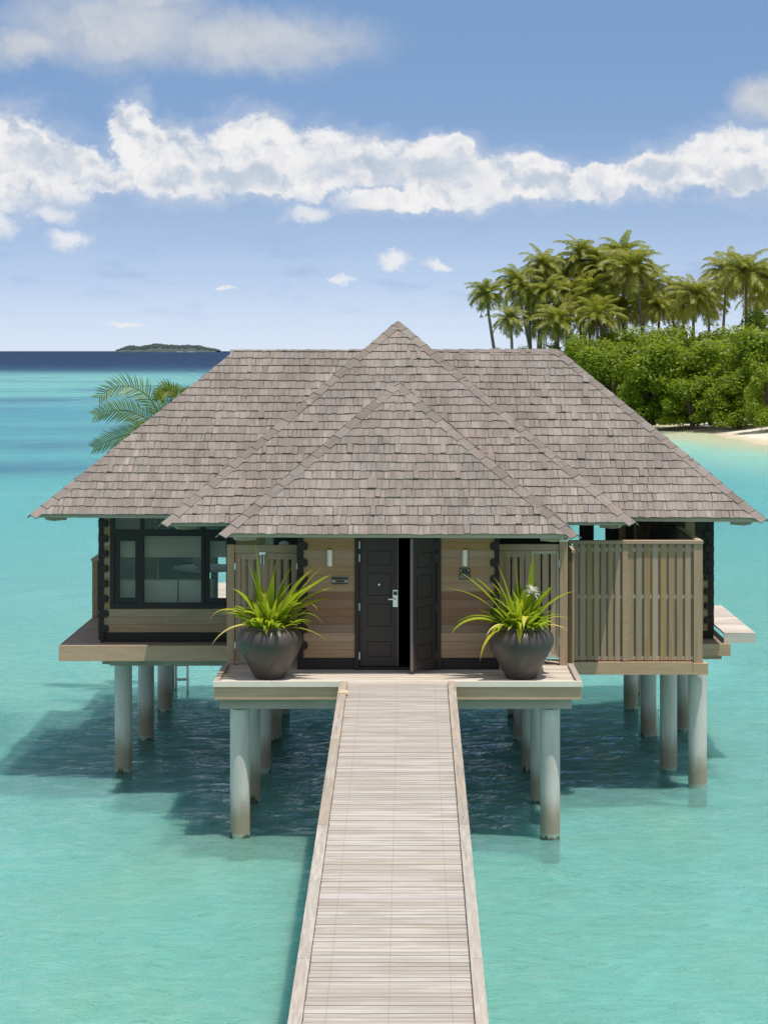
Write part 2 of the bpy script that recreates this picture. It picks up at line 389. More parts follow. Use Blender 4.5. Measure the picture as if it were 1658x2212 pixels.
def make_sea(bed=False):
    m, t = mat('lagoon_bed' if bed else 'lagoon_water')
    P = N(t, 'ShaderNodeNewGeometry').outputs['Position']
    sp = N(t, 'ShaderNodeSeparateXYZ', {0: P}); x, y = sp.outputs[0], sp.outputs[1]
    ym = mth(t, 'MAXIMUM', y, 8.0)
    # the bed falls away with distance: colour of the water column by reach from the villa
    warp = nz(t, vmt(t, 'MULTIPLY', P, (.004, .004, 0)), 1.0, 4, .6)
    inv = mth(t, 'DIVIDE', 33.75, ym)
    inv = mth(t, 'MULTIPLY', inv, mth(t, 'MULTIPLY_ADD', mth(t, 'SUBTRACT', warp, .5), .26, 1.0))
    inv = mth(t, 'MULTIPLY', inv, 1 / 1.5, clamp=True)
    c = ramp(t, inv, [(0.0, (.014, .034, .085)), (.018, (.016, .038, .095)), (.0265, (.03, .07, .14)), (.030, (.10, .24, .29)), (.036, (.19, .385, .385)), (.055, (.18, .38, .395)), (.085, (.11, .275, .345)), (.13, (.125, .315, .36)),
                      (.20, (.135, .35, .37)), (.33, (.16, .37, .365)), (.5, (.17, .37, .345)), (.68, (.178, .385, .345)), (.85, (.185, .405, .352)), (1.0, (.195, .42, .375))])
    # weed beds and deeper channels out in the lagoon
    pw = nz(t, vmt(t, 'MULTIPLY', P, (.026, .030, 0)), 1.0, 5, .6, .4)
    far = mth(t, 'MULTIPLY', sstep(t, y, 55, 95), mth(t, 'SUBTRACT', 1.0, sstep(t, y, 520, 800)))
    weed = mth(t, 'MULTIPLY', sstep(t, pw, .50, .64), far)
    left = mth(t, 'SUBTRACT', 1.0, sstep(t, x, -22, 6))
    c = mix(t, mth(t, 'MULTIPLY', mth(t, 'MULTIPLY', weed, .9), mth(t, 'MULTIPLY_ADD', left, .8, .2)), c, (.085, .175, .265))
    sb = mth(t, 'MULTIPLY', sstep(t, nz(t, vmt(t, 'MULTIPLY', vmt(t, 'ADD', P, (300, 40, 0)), (.012, .05, 0)), 1.0, 4, .6), .52, .7), far)
    c = mix(t, mth(t, 'MULTIPLY', sb, .35), c, (.25, .47, .43))
    # rocks and weed on the bed close by, at the left
    e = vmt(t, 'LENGTH', vmt(t, 'MULTIPLY_ADD', P, (1 / 1.9, 1 / 4.2, 0), (9.0 / 1.9, -40.5 / 4.2, 0)))
    dk = mth(t, 'MULTIPLY', mth(t, 'SUBTRACT', 1.0, sstep(t, e, .35, 1.25)), mth(t, 'MULTIPLY_ADD', nz(t, vmt(t, 'MULTIPLY', P, (.9, .5, 0)), 1.0, 5, .65), 1.5, -.1, clamp=True))
    c = mix(t, mth(t, 'MULTIPLY', dk, .92), c, (.010, .075, .085))
    n3 = nz(t, vmt(t, 'MULTIPLY', P, (.22, .13, 0)), 1.0, 5, .62, .5)
    near = mth(t, 'SUBTRACT', 1.0, sstep(t, y, 40, 90))
    c = mix(t, mth(t, 'MULTIPLY', near, mth(t, 'MULTIPLY', sstep(t, n3, .46, .66), .55)), c, (.225, .41, .305))
    c = mix(t, mth(t, 'MULTIPLY', near, mth(t, 'MULTIPLY', sstep(t, n3, .46, .28), .75)), c, (.22, .50, .47))
    # shallows off the beach
    xs = mth(t, 'MULTIPLY_ADD', mth(t, 'MAXIMUM', mth(t, 'SUBTRACT', 190.0, y), 0.0), .17, 23.2)
    sx = mth(t, 'ADD', mth(t, 'SUBTRACT', x, xs), mth(t, 'MULTIPLY_ADD', warp, 6.0, -3.0))
    shal = mth(t, 'MULTIPLY', sstep(t, sx, -22, -1), mth(t, 'MULTIPLY', sstep(t, y, 85, 150), mth(t, 'SUBTRACT', 1.0, sstep(t, y, 230, 300))))
    c = mix(t, mth(t, 'MULTIPLY', shal, .85), c, (.34, .50, .40))
    sand = mth(t, 'MULTIPLY', sstep(t, sx, -4.5, 0.5), mth(t, 'MULTIPLY', sstep(t, y, 140, 168), mth(t, 'SUBTRACT', 1.0, sstep(t, y, 230, 300))))
    c = mix(t, mth(t, 'MULTIPLY', sand, .85), c, (.52, .48, .32))
    # waves
    h1 = nz(t, vmt(t, 'MULTIPLY', P, (.45, .8, 1)), 1.0, 3, .5, .3)
    h2 = nz(t, vmt(t, 'MULTIPLY', P, (1.9, 3.6, 1)), 1.0, 4, .6, .8)
    h3 = nz(t, vmt(t, 'MULTIPLY', P, (6.0, 11.0, 1)), 1.0, 3, .6, .5)
    hh = mth(t, 'ADD', mth(t, 'MULTIPLY', h1, .34), mth(t, 'ADD', mth(t, 'MULTIPLY', h2, .42), mth(t, 'MULTIPLY', h3, .10)))
    fall = mth(t, 'DIVIDE', 1.0, mth(t, 'MULTIPLY_ADD', y, .004, 1.0))
    b = N(t, 'ShaderNodeBump', {'Strength': mth(t, 'MULTIPLY', fall, 1.0, clamp=True), 'Distance': .5, 'Height': hh}).outputs[0]
    b2 = N(t, 'ShaderNodeBump', {'Strength': .6, 'Distance': .5, 'Height': hh}).outputs[0]
    cc = mix(t, mth(t, 'MULTIPLY', near, mth(t, 'MULTIPLY', sstep(t, h2, .45, .70), .20)), c, (.38, .62, .55))  # lighter crests and darker troughs painted in, for light through the ripples
    cc = mix(t, mth(t, 'MULTIPLY', near, mth(t, 'MULTIPLY', sstep(t, h2, .50, .30), .18)), cc, (.08, .29, .26))
    cc = mix(t, 1.0, cc, (1.16, 1.22, 1.22), 'MULTIPLY')
    body = N(t, 'ShaderNodeBsdfPrincipled', {'Base Color': cc, 'Roughness': .6, 'Specular IOR Level': 0.0, 'Normal': b2,
                                           'Subsurface Weight': 1.0, 'Subsurface Radius': (.4, .8, .9), 'Subsurface Scale': 1.3 if bed else .45})
    body.subsurface_method = 'BURLEY'
    if bed: return fin(m, t, body.outputs[0])
    # wave faces tilt the mirror: far water shows less of the low sky than a flat sheet would
    fr = N(t, 'ShaderNodeFresnel', {'IOR': 1.333, 'Normal': b}).outputs[0]
    gust = mth(t, 'MULTIPLY_ADD', nz(t, vmt(t, 'MULTIPLY', P, (.12, .2, 0)), 1.0, 4, .6), 1.4, .3)
    k = mth(t, 'MULTIPLY_ADD', sstep(t, y, 30, 120), -.33, .40)
    fac = mth(t, 'MULTIPLY', mth(t, 'MULTIPLY', sstep(t, fr, .05, .60), gust), k, clamp=True)
    clear = N(t, 'ShaderNodeBsdfTransparent', {'Color': (.90, 1, .985, 1)})
    deep = N(t, 'ShaderNodeMixShader', {0: .56, 1: body.outputs[0], 2: clear.outputs[0]}).outputs[0]     # clear water over the bed
    gl = N(t, 'ShaderNodeBsdfGlossy', {'Color': (.88, .97, 1, 1), 'Roughness': mth(t, 'MULTIPLY_ADD', sstep(t, y, 30, 200), .3, .04), 'Normal': b})
    return fin(m, t, N(t, 'ShaderNodeMixShader', {0: fac, 1: deep, 2: gl.outputs[0]}).outputs[0])
M['sea'] = make_sea()

def make_sand():
    m, t = mat('beach_sand')
    P = N(t, 'ShaderNodeNewGeometry').outputs['Position']
    z = N(t, 'ShaderNodeSeparateXYZ', {0: P}).outputs[2]
    n = nz(t, P, .7, 6, .65)
    c = ramp(t, n, [(.3, (.60, .54, .44)), (.7, (.76, .71, .61))])
    wet = mth(t, 'SUBTRACT', 1.0, sstep(t, mth(t, 'MULTIPLY_ADD', n, .2, z), .12, .34))
    c = mix(t, mth(t, 'MULTIPLY', wet, .8), c, (.50, .43, .27))
    b = N(t, 'ShaderNodeBump', {'Strength': .5, 'Distance': .2, 'Height': nz(t, P, 2.5, 5)}).outputs[0]
    return fin(m, t, pbsdf(t, c, .9, .1, b))
M['sand'] = make_sand()
M['faraway'] = simple('far_tree_cover', (.075, .10, .095), .95, .05, .5, .02)
M['farsand'] = simple('far_sand', (.62, .62, .60), .95, .05)

# ------------------------------------------------------------------ sea, beach, far island
def xshore(y):
    if y < 165: return 28.4 + (165 - y) * .42
    if y < 211: return 24.6 + (211 - y) * .083
    return max(5.0, 24.6 - (y - 211) * 1.6) + max(0, y - 262) * 1.5
def sheet(name, m, z, fn, xs, ys, bed=False):
    """a level sheet to the horizon with a finely waved middle"""
    mb = MB(); x0, x1, y0, y1 = xs[0], xs[-1], ys[0], ys[-1]
    rows = []
    for y in ys:
        ty = min(1, (y - y0) / 2, (y1 - y) / 12)
        rows.append([(x, y, z + fn(x, y) * max(0, min(ty, (x - x0) / 2, (x1 - x) / 2))) for x in xs])
    mb.grid(rows)
    A, B = 60000, 90000
    for (a, b, c, d) in ((-A, A, -200, y0), (-A, A, y1, B), (-A, x0, y0, y1), (x1, A, y0, y1)):
        mb.face([(a, c, z), (b, c, z), (b, d, z), (a, d, z)])
    return tag(mb.build(name, m, smooth=True), kind='structure')
def waves(x, y):
    h = .055 * mnoise.noise(Vector((x * .55, y * 1.0, 0))) + .042 * mnoise.noise(Vector((x * 1.3 + 7, y * 2.3, 3))) + .018 * mnoise.noise(Vector((x * 3.1, y * 5.2, 9)))
    return h
def bedh(x, y): return .16 * mnoise.noise(Vector((x * .5, y * .5, 5))) + .07 * mnoise.noise(Vector((x * 1.4, y * 1.4, 2)))
frange = lambda a, b, d: [a + d * i for i in range(int(round((b - a) / d)) + 1)]
sheet('sea', M['sea'], 0.0, waves, frange(-12, 12, .12), frange(14, 26, .10) + frange(26.12, 62, .14))
sheet('lagoon_bed', make_sea(True), -.36, bedh, frange(-13, 13, .35), frange(13, 62, .35))
mb = MB(); rows = []
for j in range(60):
    y = 138 + j * 2.4
    rows.append([])
    for i in range(70):
        x = xshore(y) - 8 + i * 1.6
        d = x - xshore(y) + 1.6 * mnoise.noise(Vector((x * .09, y * .09, 0)))
        h = max(-.6, min(.85, d * .10, (277 - y) * .06)) + .07 * mnoise.noise(Vector((x * .4, y * .4, 3)))
        rows[-1].append((x, y, h))
mb.grid(rows)
tag(mb.build('sand_beach', M['sand'], smooth=True), kind='structure')

def far_island():
    rng = random.Random(5); y = 14000.0
    x0, x1 = PX(256, y), PX(471, y); n = 150
    mb = MB()
    prof = lambda s: (0.25 + .75 * min(1, s * 7) * min(1, (1 - s) * 5)) * (26 + 9 * mnoise.noise(Vector((s * 7, 1, 0))) + 6 * math.exp(-((s - .43) / .1) ** 2) + 2 * math.exp(-((s - .65) / .12) ** 2))
    base = []
    for k in range(9):
        yy = y + 40 * (k - 4)
        f = math.cos((k - 4) / 4.6 * math.pi / 2) ** .5
        base.append([(x0 + (x1 - x0) * i / n, yy, -1 + f * prof(i / n) * 1.5) for i in range(n + 1)])
    base = [[(x, y - 190, -4) for x, _, _ in base[0]]] + base + [[(x, y + 190, -4) for x, _, _ in base[0]]]
    mb.grid(base)
    tag(mb.build('far_island', M['faraway'], smooth=True), kind='structure')
    mb = MB()
    for k in range(900):
        s = rng.random(); yy = y + rng.uniform(-150, 150)
        f = math.cos((yy - y) / 190 * math.pi / 2) ** .5
        z = f * prof(s) * 1.5; r = rng.uniform(4, 9)
        mb.lathe([(r * .5, -r), (r, 0), (r * .75, r * .6), (r * .2, r * rng.uniform(.8, 1.3))], (x0 + (x1 - x0) * s, yy, z), 6, cap0=False)
    tag(mb.build('far_island_trees', M['faraway']), kind='stuff')
    mb = MB()
    for (a, b) in ((388, 402), (412, 426)):
        mb.box(PX(a, y), PX(b, y), y - 205, y - 192, -1, 5.5)
    tag(mb.build('far_island_sand', M['farsand']), kind='structure')
far_island()

# ------------------------------------------------------------------ roof building
def clip(poly, a, b):     # keep the left side of the line a->b (2D)
    out = []
    for i in range(len(poly)):
        p, q = poly[i], poly[(i + 1) % len(poly)]
        sp_ = (b[0] - a[0]) * (p[1] - a[1]) - (b[1] - a[1]) * (p[0] - a[0])
        sq = (b[0] - a[0]) * (q[1] - a[1]) - (b[1] - a[1]) * (q[0] - a[0])
        if sp_ >= 0: out.append(p)
        if (sp_ >= 0) != (sq >= 0):
            k = sp_ / (sp_ - sq); out.append((p[0] + (q[0] - p[0]) * k, p[1] + (q[1] - p[1]) * k))
    return out
def shingle_face(mb, poly, rng, expo=.205, length=.33, ystop=None):
    P = [Vector(p) for p in poly]
    ex = (P[1] - P[0]).normalized()
    n = ex.cross(P[2] - P[0]).normalized(); ey = n.cross(ex)
    q = [((p - P[0]).dot(ex), (p - P[0]).dot(ey)) for p in P]
    L = q[1][0]; top = max(c[1] for c in q)
    y = -.045; row = 0
    while y < top:
        x = -.3 - rng.random() * .1
        ph = rng.random() * 6
        rowoff = rng.uniform(-.008, .008)
        while x < L + .3:
            w = rng.choice((.07, .08, .088, .096, .105, .12, .145)) * rng.uniform(.92, 1.08)
            y0 = y + rowoff + rng.uniform(-.009, .009) + .010 * math.sin(x * .8 + ph)
            sk = rng.uniform(-.007, .007); g = .003 + (.006 if rng.random() < .2 else 0)
            pl = [(x, y0 + sk), (x + w - g, y0 - sk), (x + w - g, y0 + length), (x, y0 + length)]
            for i in range(1, len(q)):
                a, b = q[i], q[(i + 1) % len(q)]
                pl = clip(pl, a, b)
                if len(pl) < 3: break
            lift = rng.uniform(0, .006) + (.013 if rng.random() < .04 else 0); tilt = rng.uniform(-.02, .02)
            if len(pl) >= 3:
                hh = lambda c: .036 + lift - .028 * (c[1] - y0) / length + (c[0] - x) * tilt
                tp = [P[0] + ex * c[0] + ey * c[1] + n * hh(c) for c in pl]
                bt = [P[0] + ex * c[0] + ey * c[1] + n * (hh(c) - .021) for c in pl]
                ro = row * .37
                b0 = len(mb.v); mb.v += tp + bt; k = len(pl)
                mb.f.append(tuple(b0 + i for i in range(k))); mb.m.append(0); mb.uv[len(mb.f) - 1] = [(c[0], c[1] + ro) for c in pl]
                for i in range(k):
                    j = (i + 1) % k
                    mb.f.append((b0 + j, b0 + i, b0 + k + i, b0 + k + j)); mb.m.append(0)
                    mb.uv[len(mb.f) - 1] = [(pl[j][0], pl[j][1]), (pl[i][0], pl[i][1]), (pl[i][0], pl[i][1]), (pl[j][0], pl[j][1])]
            x += w
        y += expo; row += 1
def caps(mb, a, b, n1, n2, rng, step=.285, wid=.126):
    a, b = Vector(a), Vector(b); d = (b - a).normalized(); L = (b - a).length
    up = (Vector(n1) + Vector(n2)).normalized()
    s = -.10
    while s < L - .03:
        ln = step * rng.uniform(.97, 1.03)
        for nn in (Vector(n1), Vector(n2)):
            w = d.cross(nn).normalized()
            if w.dot(up) > 0: w = -w
            l0, l1 = .041 + rng.uniform(0, .007), .032
            ww = wid * rng.uniform(.96, 1.05)
            s1 = min(s + ln + .05, L - .005)
            p = []
            for (ss, lf) in ((s, l0), (s1, l1)):
                c = a + d * ss
                # meet at the crest: lift along the shared upward direction
                k = 1 / max(.35, up.dot(nn))
                crest = c + up * lf * k; low = c + w * ww + nn * lf
                p.append((crest, low, nn))
            th = .022
            A, B = p
            top = [A[0], A[1], B[1], B[0]]
            f = [Vector(v) for v in top]; g = [v - nn * th for v in f]
            if (f[1] - f[0]).cross(f[3] - f[0]).dot(nn) < 0: f.reverse(); g.reverse()
            b0 = len(mb.v); mb.v += g + f
            o = rng.random() * 5
            for qd in ((3, 2, 1, 0), (4, 5, 6, 7), (0, 1, 5, 4), (1, 2, 6, 5), (2, 3, 7, 6), (3, 0, 4, 7)):
                mb.f.append(tuple(b0 + i for i in qd)); mb.m.append(0)
                mb.uv[len(mb.f) - 1] = [((mb.v[b0 + i] - a).dot(w) + o, (mb.v[b0 + i] - a).dot(d)) for i in qd]
        s += ln
def nrm(p):
    p = [Vector(x) for x in p]
    return (p[1] - p[0]).cross(p[2] - p[0]).normalized()

villa = thing('overwater_villa', (0, 36, 0), 'brown timber villa on concrete stilts under three nested hipped shingle roofs', 'villa')
EZ = 4.665          # eave height of the roof planes
def roof(front, left, right, back, capsegs, seed, outline, zlow):
    rng = random.Random(seed)
    mb = MB()
    for p in (front, left, right): shingle_face(mb, p, rng)
    for p in back: mb.face(p, 0, [(0, 0)] * len(p))
    r = mb.build('roof', M['shingle'], villa)
    cb = MB()
    for (a, b, n1, n2) in capsegs: caps(cb, a, b, n1, n2, rng)   # hips first, then the ridge
    c = cb.build('ridge_cap', M['cap'], r)
    # underlay closing the planes beneath the shingles
    ub = MB()
    for p in (front, left, right): ub.face(p)
    ub.build('roof_deck', M['roof_under'], r)
    # eave board all round and the soffit
    x0, x1, y0, y1 = outline
    fb = MB(); i = .05; t_ = .03; zl0, zl1 = zlow
    fb.hexa([(x0 + i, y0 + i, zl0 - .075), (x1 - i, y0 + i, zl1 - .075), (x1 - i, y0 + i + t_, zl1 - .075), (x0 + i, y0 + i + t_, zl0 - .075),
             (x0 + i, y0 + i, zl0 + .012), (x1 - i, y0 + i, zl1 + .012), (x1 - i, y0 + i + t_, zl1 + .012), (x0 + i, y0 + i + t_, zl0 + .012)])
    fb.box(x0 + i, x0 + i + t_, y0 + i + t_, y1 - i, zl0 - .075, zl0 + .012)
    fb.box(x1 - i - t_, x1 - i, y0 + i + t_, y1 - i, zl1 - .075, zl1 + .012)
    fb.face([(x0 + .08, y0 + .08, zl0 - .01), (x0 + .08, y1 - .08, zl0 - .01), (x1 - .08, y1 - .08, zl1 - .01), (x1 - .08, y0 + .08, zl1 - .01)])
    for (cx, z, s) in ((x0, zl0, 1), (x1, zl1, -1)):     # hip rafter tail showing under each front corner
        b = Vector((cx + s * .10, y0 + .10, z - .13)); d = Vector((s, 1, 0)).normalized(); sd = Vector((-d.y, d.x, 0))
        pr = [(0, .10), (.10, .0), (.22, -.02), (.5, -.02), (.5, .11), (0, .11)]
        f = [b + d * a_ + Vector((0, 0, c_)) + sd * .03 for a_, c_ in pr]; g = [v - sd * .06 for v in f]
        fb.face(f); fb.face(g[::-1])
        for k in range(6): fb.face([f[k], g[k], g[(k + 1) % 6], f[(k + 1) % 6]][::-1])
    fb.build('eave_board', M['sage'], r)
    return r

def hip_roof(x0, x1, y0, y1, za, zb, ridge0, ridge1, seed):
    A, B, C, D = (x0, y0, za), (x1, y0, zb), (x1, y1, zb), (x0, y1, za)
    e0, e1 = ridge0, ridge1
    single = (Vector(e0) - Vector(e1)).length < .01
    front = [A, B, e0] if single else [A, B, e1, e0]
    left = [D, A, e0]; right = [B, C, e1]
    back = [[C, D, e0]] if single else [[C, D, e0, e1]]
    nf, nl, nr, nb = nrm(front), nrm(left), nrm(right), nrm(back[0])
    seg = [(A, e0, nf, nl), (B, e1, nf, nr), (D, e0, nl, nb), (C, e1, nr, nb)]
    if not single: seg.append((e0, e1, nf, nb))
    return roof(front, left, right, back, seg, seed, (x0, x1, y0, y1), (za, zb))

MR_ = hip_roof(PX(76, 35.9), PX(1644, 35.9), 35.9, 42.44, 4.70, 4.62, (PX(509, 39.17), 39.17, 7.47), (PX(1205, 39.17), 39.17, 7.49), 1)
hip_roof(PX(359, 34.5), PX(1361, 34.5), 34.5, 42.22, EZ, EZ + .02, (PX(859, 38.36), 38.36, 8.02), (PX(859, 38.36), 38.36, 8.02), 2)
hip_roof(PX(484, 32.47), PX(1236, 32.47), 32.47, 37.9, EZ, EZ - .015, (PX(858, 35.2), 35.2, 6.95), (PX(858, 35.2), 35.2, 6.95), 3)

# ------------------------------------------------------------------ walls
def boards(mb, x0, x1, y, z0, z1, rng, pitch=.132, holes=(), m=lambda z: 0, th=.04, axis='X', joints=True):
    z = z0
    while z < z1 - .01:
        zt = min(z + pitch, z1)
        spans = [(x0, x1)]
        for (hx0, hx1, hz0, hz1) in holes:
            if zt > hz0 + .02 and z < hz1 - .02:
                ns = []
                for a, b in spans:
                    if hx0 > a: ns.append((a, min(b, hx0)))
                    if hx1 < b: ns.append((max(a, hx1), b))
                spans = [s for s in ns if s[1] - s[0] > .01]
        for a, b in spans:
            cut = [a, b]
            if joints and b - a > 1.5 and rng.random() < .6: cut = [a, a + (b - a) * rng.uniform(.3, .7), b]
            for c0, c1 in zip(cut[:-1], cut[1:]):
                j = rng.uniform(0, .005)
                if axis == 'X': mb.box(c0, c1 - (.002 if c1 != b else 0), y - j, y + th, z + .0012, zt - .0012, m(z))
                else: mb.box(y - th / 2, y + th / 2 + j, c0, c1 - (.002 if c1 != b else 0), z + .0012, zt - .0012, m(z))
        z = zt
def quoin(x, y, z0, z1, inward, w=.10, tooth=.06, dep=.14, pitch=.264):
    mb = MB(); z = z0; k = 0
    while z < z1 - .02:
        zt = min(z + pitch / 2, z1)
        ww = w + (tooth if k % 2 else 0)
        e = -.03 if k % 2 else 0
        mb.box(x, x + inward * ww, y + e, y + dep, z + .003, zt - .003)
        if k % 2:   # chamfered lug
            mb.box(x + inward * (ww + .002), x + inward * (ww + .022), y - .012, y + dep, z + .025, zt - .025)
        z = zt; k += 1
    return mb.build('quoin', M['black'], villa)

rng = random.Random(11)
DZ, LDZ = 2.41, 2.375        # porch floor and side deck levels
YD = 33.24                   # entrance wall face
# -- entrance wall
xl, xr = PX(648, YD), PX(1071, YD)
dx0, dx1 = PX(766, YD), PX(952, YD)
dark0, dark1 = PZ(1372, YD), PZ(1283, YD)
mb = MB()
zpl = PZ(1421, YD)
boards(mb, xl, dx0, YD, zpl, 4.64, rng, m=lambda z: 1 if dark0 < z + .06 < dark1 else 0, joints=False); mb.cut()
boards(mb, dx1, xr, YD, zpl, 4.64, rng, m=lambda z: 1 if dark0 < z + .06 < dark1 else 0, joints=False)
w_ = mb.build('wall', [M['wall'], M['wall_dark']], villa); w_['label'] = 'teak boarded entrance wall, darker band of painted shade at mid height'
mb = MB(); mb.box(xl - .05, dx0 - .002, YD + .03, YD + .16, DZ, zpl); mb.cut(); mb.box(dx1 + .002, xr + .05, YD + .03, YD + .16, DZ, zpl)
mb.build('plinth', M['black'], villa)
quoin(PX(642, YD), YD - .012, zpl, 4.63, 1, .10, .045)
quoin(PX(1078, YD), YD - .012, zpl, 4.63, -1, .08, .045)
# -- entrance block sides and room behind the doors
mb = MB()
for xx, s in ((PX(642, YD) + .03, 1), (PX(1078, YD) - .03, -1)):
    boards(mb, YD + .14, 36.9, xx, DZ - .05, 4.64, rng, axis='Y'); mb.cut()
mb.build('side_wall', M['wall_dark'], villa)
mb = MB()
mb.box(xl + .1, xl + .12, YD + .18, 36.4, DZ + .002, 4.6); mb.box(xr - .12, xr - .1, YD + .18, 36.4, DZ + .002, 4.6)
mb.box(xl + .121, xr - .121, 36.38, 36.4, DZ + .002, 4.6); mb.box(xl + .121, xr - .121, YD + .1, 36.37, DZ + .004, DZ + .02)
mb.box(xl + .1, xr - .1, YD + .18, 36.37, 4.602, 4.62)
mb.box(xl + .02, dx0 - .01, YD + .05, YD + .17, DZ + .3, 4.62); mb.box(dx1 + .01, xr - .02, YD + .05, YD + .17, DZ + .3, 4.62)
mb.build('hall', M['dark'], villa)  # hall's darkness put into its wall colour so the door gap stays black
# -- door frame and leaves
DT = 4.60
mb = MB(); fw = .065
mb.box(dx0, dx0 + fw, YD - .03, YD + .14, DZ + .004, DT); mb.box(dx1 - fw, dx1, YD - .03, YD + .14, DZ + .004, DT)
mb.box(dx0 + fw, dx1 - fw, YD - .03, YD + .14, DT - .05, DT)
mb.box(dx0 + fw, dx1 - fw, YD - .035, YD + .14, DZ + .004, DZ + .045)
mb.build('door_frame', M['black'], villa)
ldw = PX(860, YD) - (dx0 + fw + .004)
def leaf_door(hinge, ang, mirror, knob):
    """leaf drawn in its own plane: s across from the hinge, w outward, z up"""
    ca, sa = math.cos(ang), math.sin(ang); k = -1 if mirror else 1
    ex = Vector((k * ca, -sa, 0)); ey = Vector((-k * sa * 1.0, -ca, 0)) if mirror else Vector((-sa, -ca, 0))
    if mirror: ex = Vector((-ca, -sa, 0)); ey = Vector((sa, -ca, 0))
    z0, z1 = DZ + .05, DT - .055; W = ldw
    h = Vector(hinge)
    P3 = lambda s, w, z: (h.x + ex.x * s + ey.x * w, h.y + ex.y * s + ey.y * w, z)
    def lb(mb, s0, s1, w0, w1, a, b, m=0):
        pts = [P3(s0, w0, a), P3(s1, w0, a), P3(s1, w1, a), P3(s0, w1, a)]
        tops = [P3(s0, w0, b), P3(s1, w0, b), P3(s1, w1, b), P3(s0, w1, b)]
        if mirror: pts = pts[::1]; tops = tops[::1]
        else: pts.reverse(); tops.reverse()
        mb.hexa(pts + tops, m)
    mb = MB(); lb(mb, 0, W - .012, -.045, 0, z0, z1); lb(mb, W - .0118, W, -.045, 0, z0, z1, 1)
    d = mb.build('door', [M['door'], M['doorwood']], villa)
    mb = MB()
    Hh = z1 - z0; s0, s1 = .20 * W, .82 * W
    def rect(a, b):
        g = .008
        lb(mb, s0, s1, .0005, .003, a, a + g); lb(mb, s0, s1, .0005, .003, b - g, b)
        lb(mb, s0, s0 + g, .0005, .003, a + g, b - g); lb(mb, s1 - g, s1, .0005, .003, a + g, b - g)
    for a, b in ((.305, .478), (.54, .715), (.775, .885), (.07, .19)): rect(z0 + a * Hh, z0 + b * Hh); mb.cut()
    mb.build('panel_groove', M['groove'], d)
    mb = MB()
    for zz in (.05, .425, .80, .90):
        lb(mb, -.012, .010, -.02, .008, z0 + zz * Hh, z0 + zz * Hh + .12); mb.cut()
    mb.build('hinge', M['steel'], d)
    if knob:
        mb = MB(); lb(mb, .86 * W, .985 * W, .001, .022, z0 + .455 * Hh, z0 + .585 * Hh); lb(mb, .875 * W, .97 * W, .022, .030, z0 + .545 * Hh, z0 + .575 * Hh, 1)
        mb.tube([P3(.92 * W, .022, z0 + .518 * Hh), P3(.92 * W, .06, z0 + .518 * Hh), P3(.88 * W, .068, z0 + .518 * Hh), P3(.74 * W, .066, z0 + .515 * Hh)], [.012, .012, .013, .010], 8)
        mb.build('handle', [M['steel'], M['plaque']], d, smooth=40)
        mb = MB(); c = Vector(P3(.505 * W, .004, z0 + .625 * Hh)); mb.tube([c, c + Vector((0, -.008, 0))], .016, 12)
        mb.build('peephole', M['steel'], d)
    return d
leaf_door((dx0 + fw + .004, YD + .06, 0), 0.0, False, True)
leaf_door((dx1 - fw - .004, YD - .01, 0), R(52), True, False)['label'] = 'charcoal door leaf swung open towards the walkway'

# -- left wing front wall and window
YL = 36.6
lx0, lx1 = PX(213, YL), PX(648, YL)
wx0, wx1 = PX(238, YL), PX(508, YL)
wz0 = PZ(1313, YL)
mb = MB(); zb = PZ(1366, YL)
boards(mb, lx0 + .05, lx1, YL, zb, 4.62, rng, holes=[(wx0, wx1, wz0, 9)], pitch=.138)
mb.build('wall', M['wall'], villa)
mb = MB(); mb.box(lx0 + .03, lx1, YL + .03, YL + .16, LDZ, zb); mb.build('plinth', M['black'], villa)
quoin(lx0, YL - .012, zb - .132, 4.62, 1, .095, .06)
mb = MB(); boards(mb, YL + .14, 42.3, lx0 + .03, LDZ, 4.62, rng, axis='Y'); mb.build('side_wall', M['wall'], villa)
def frame(x0, x1, z0, z1, t, y, d, mb):
    mb.box(x0, x0 + t, y, y + d, z0, z1); mb.box(x1 - t, x1, y, y + d, z0, z1)
    mb.box(x0 + t, x1 - t, y, y + d, z0, z0 + t); mb.box(x0 + t, x1 - t, y, y + d, z1 - t, z1)
mb = MB()
zt = PZ(1145, YL); zm = PZ(1158, YL)
mb.box(wx0, wx0 + .075, YL - .03, YL + .10, wz0, 4.60); mb.box(wx1 - .075, wx1, YL - .03, YL + .10, wz0, 4.60)
mb.box(wx0 + .075, wx1 - .075, YL - .03, YL + .10, wz0, PZ(1303, YL))
mb.box(wx0 + .075, wx1 - .075, YL - .032, YL + .10, zm, zt)
for a, b in ((303, 310.5), (434.5, 442)):
    mb.box(PX(a, YL), PX(b, YL), YL - .028, YL + .10, PZ(1303, YL), zm - .001); mb.box(PX(a, YL), PX(b, YL), YL - .028, YL + .10, zt + .001, 4.60)
win = mb.build('window', M['black'], villa)
mb = MB()
frame(wx0 + .078, PX(302.8, YL), PZ(1302.8, YL), zm - .002, .085, YL - .012, .06, mb)
mb.build('casement', M['black'], win)
mb = MB()
frame(PX(442.2, YL), wx1 - .078, PZ(1302.8, YL), zm - .002, .085, YL - .012, .06, mb)
mb.build('casement', M['black'], win)
mb = MB(); yg = YL + .03
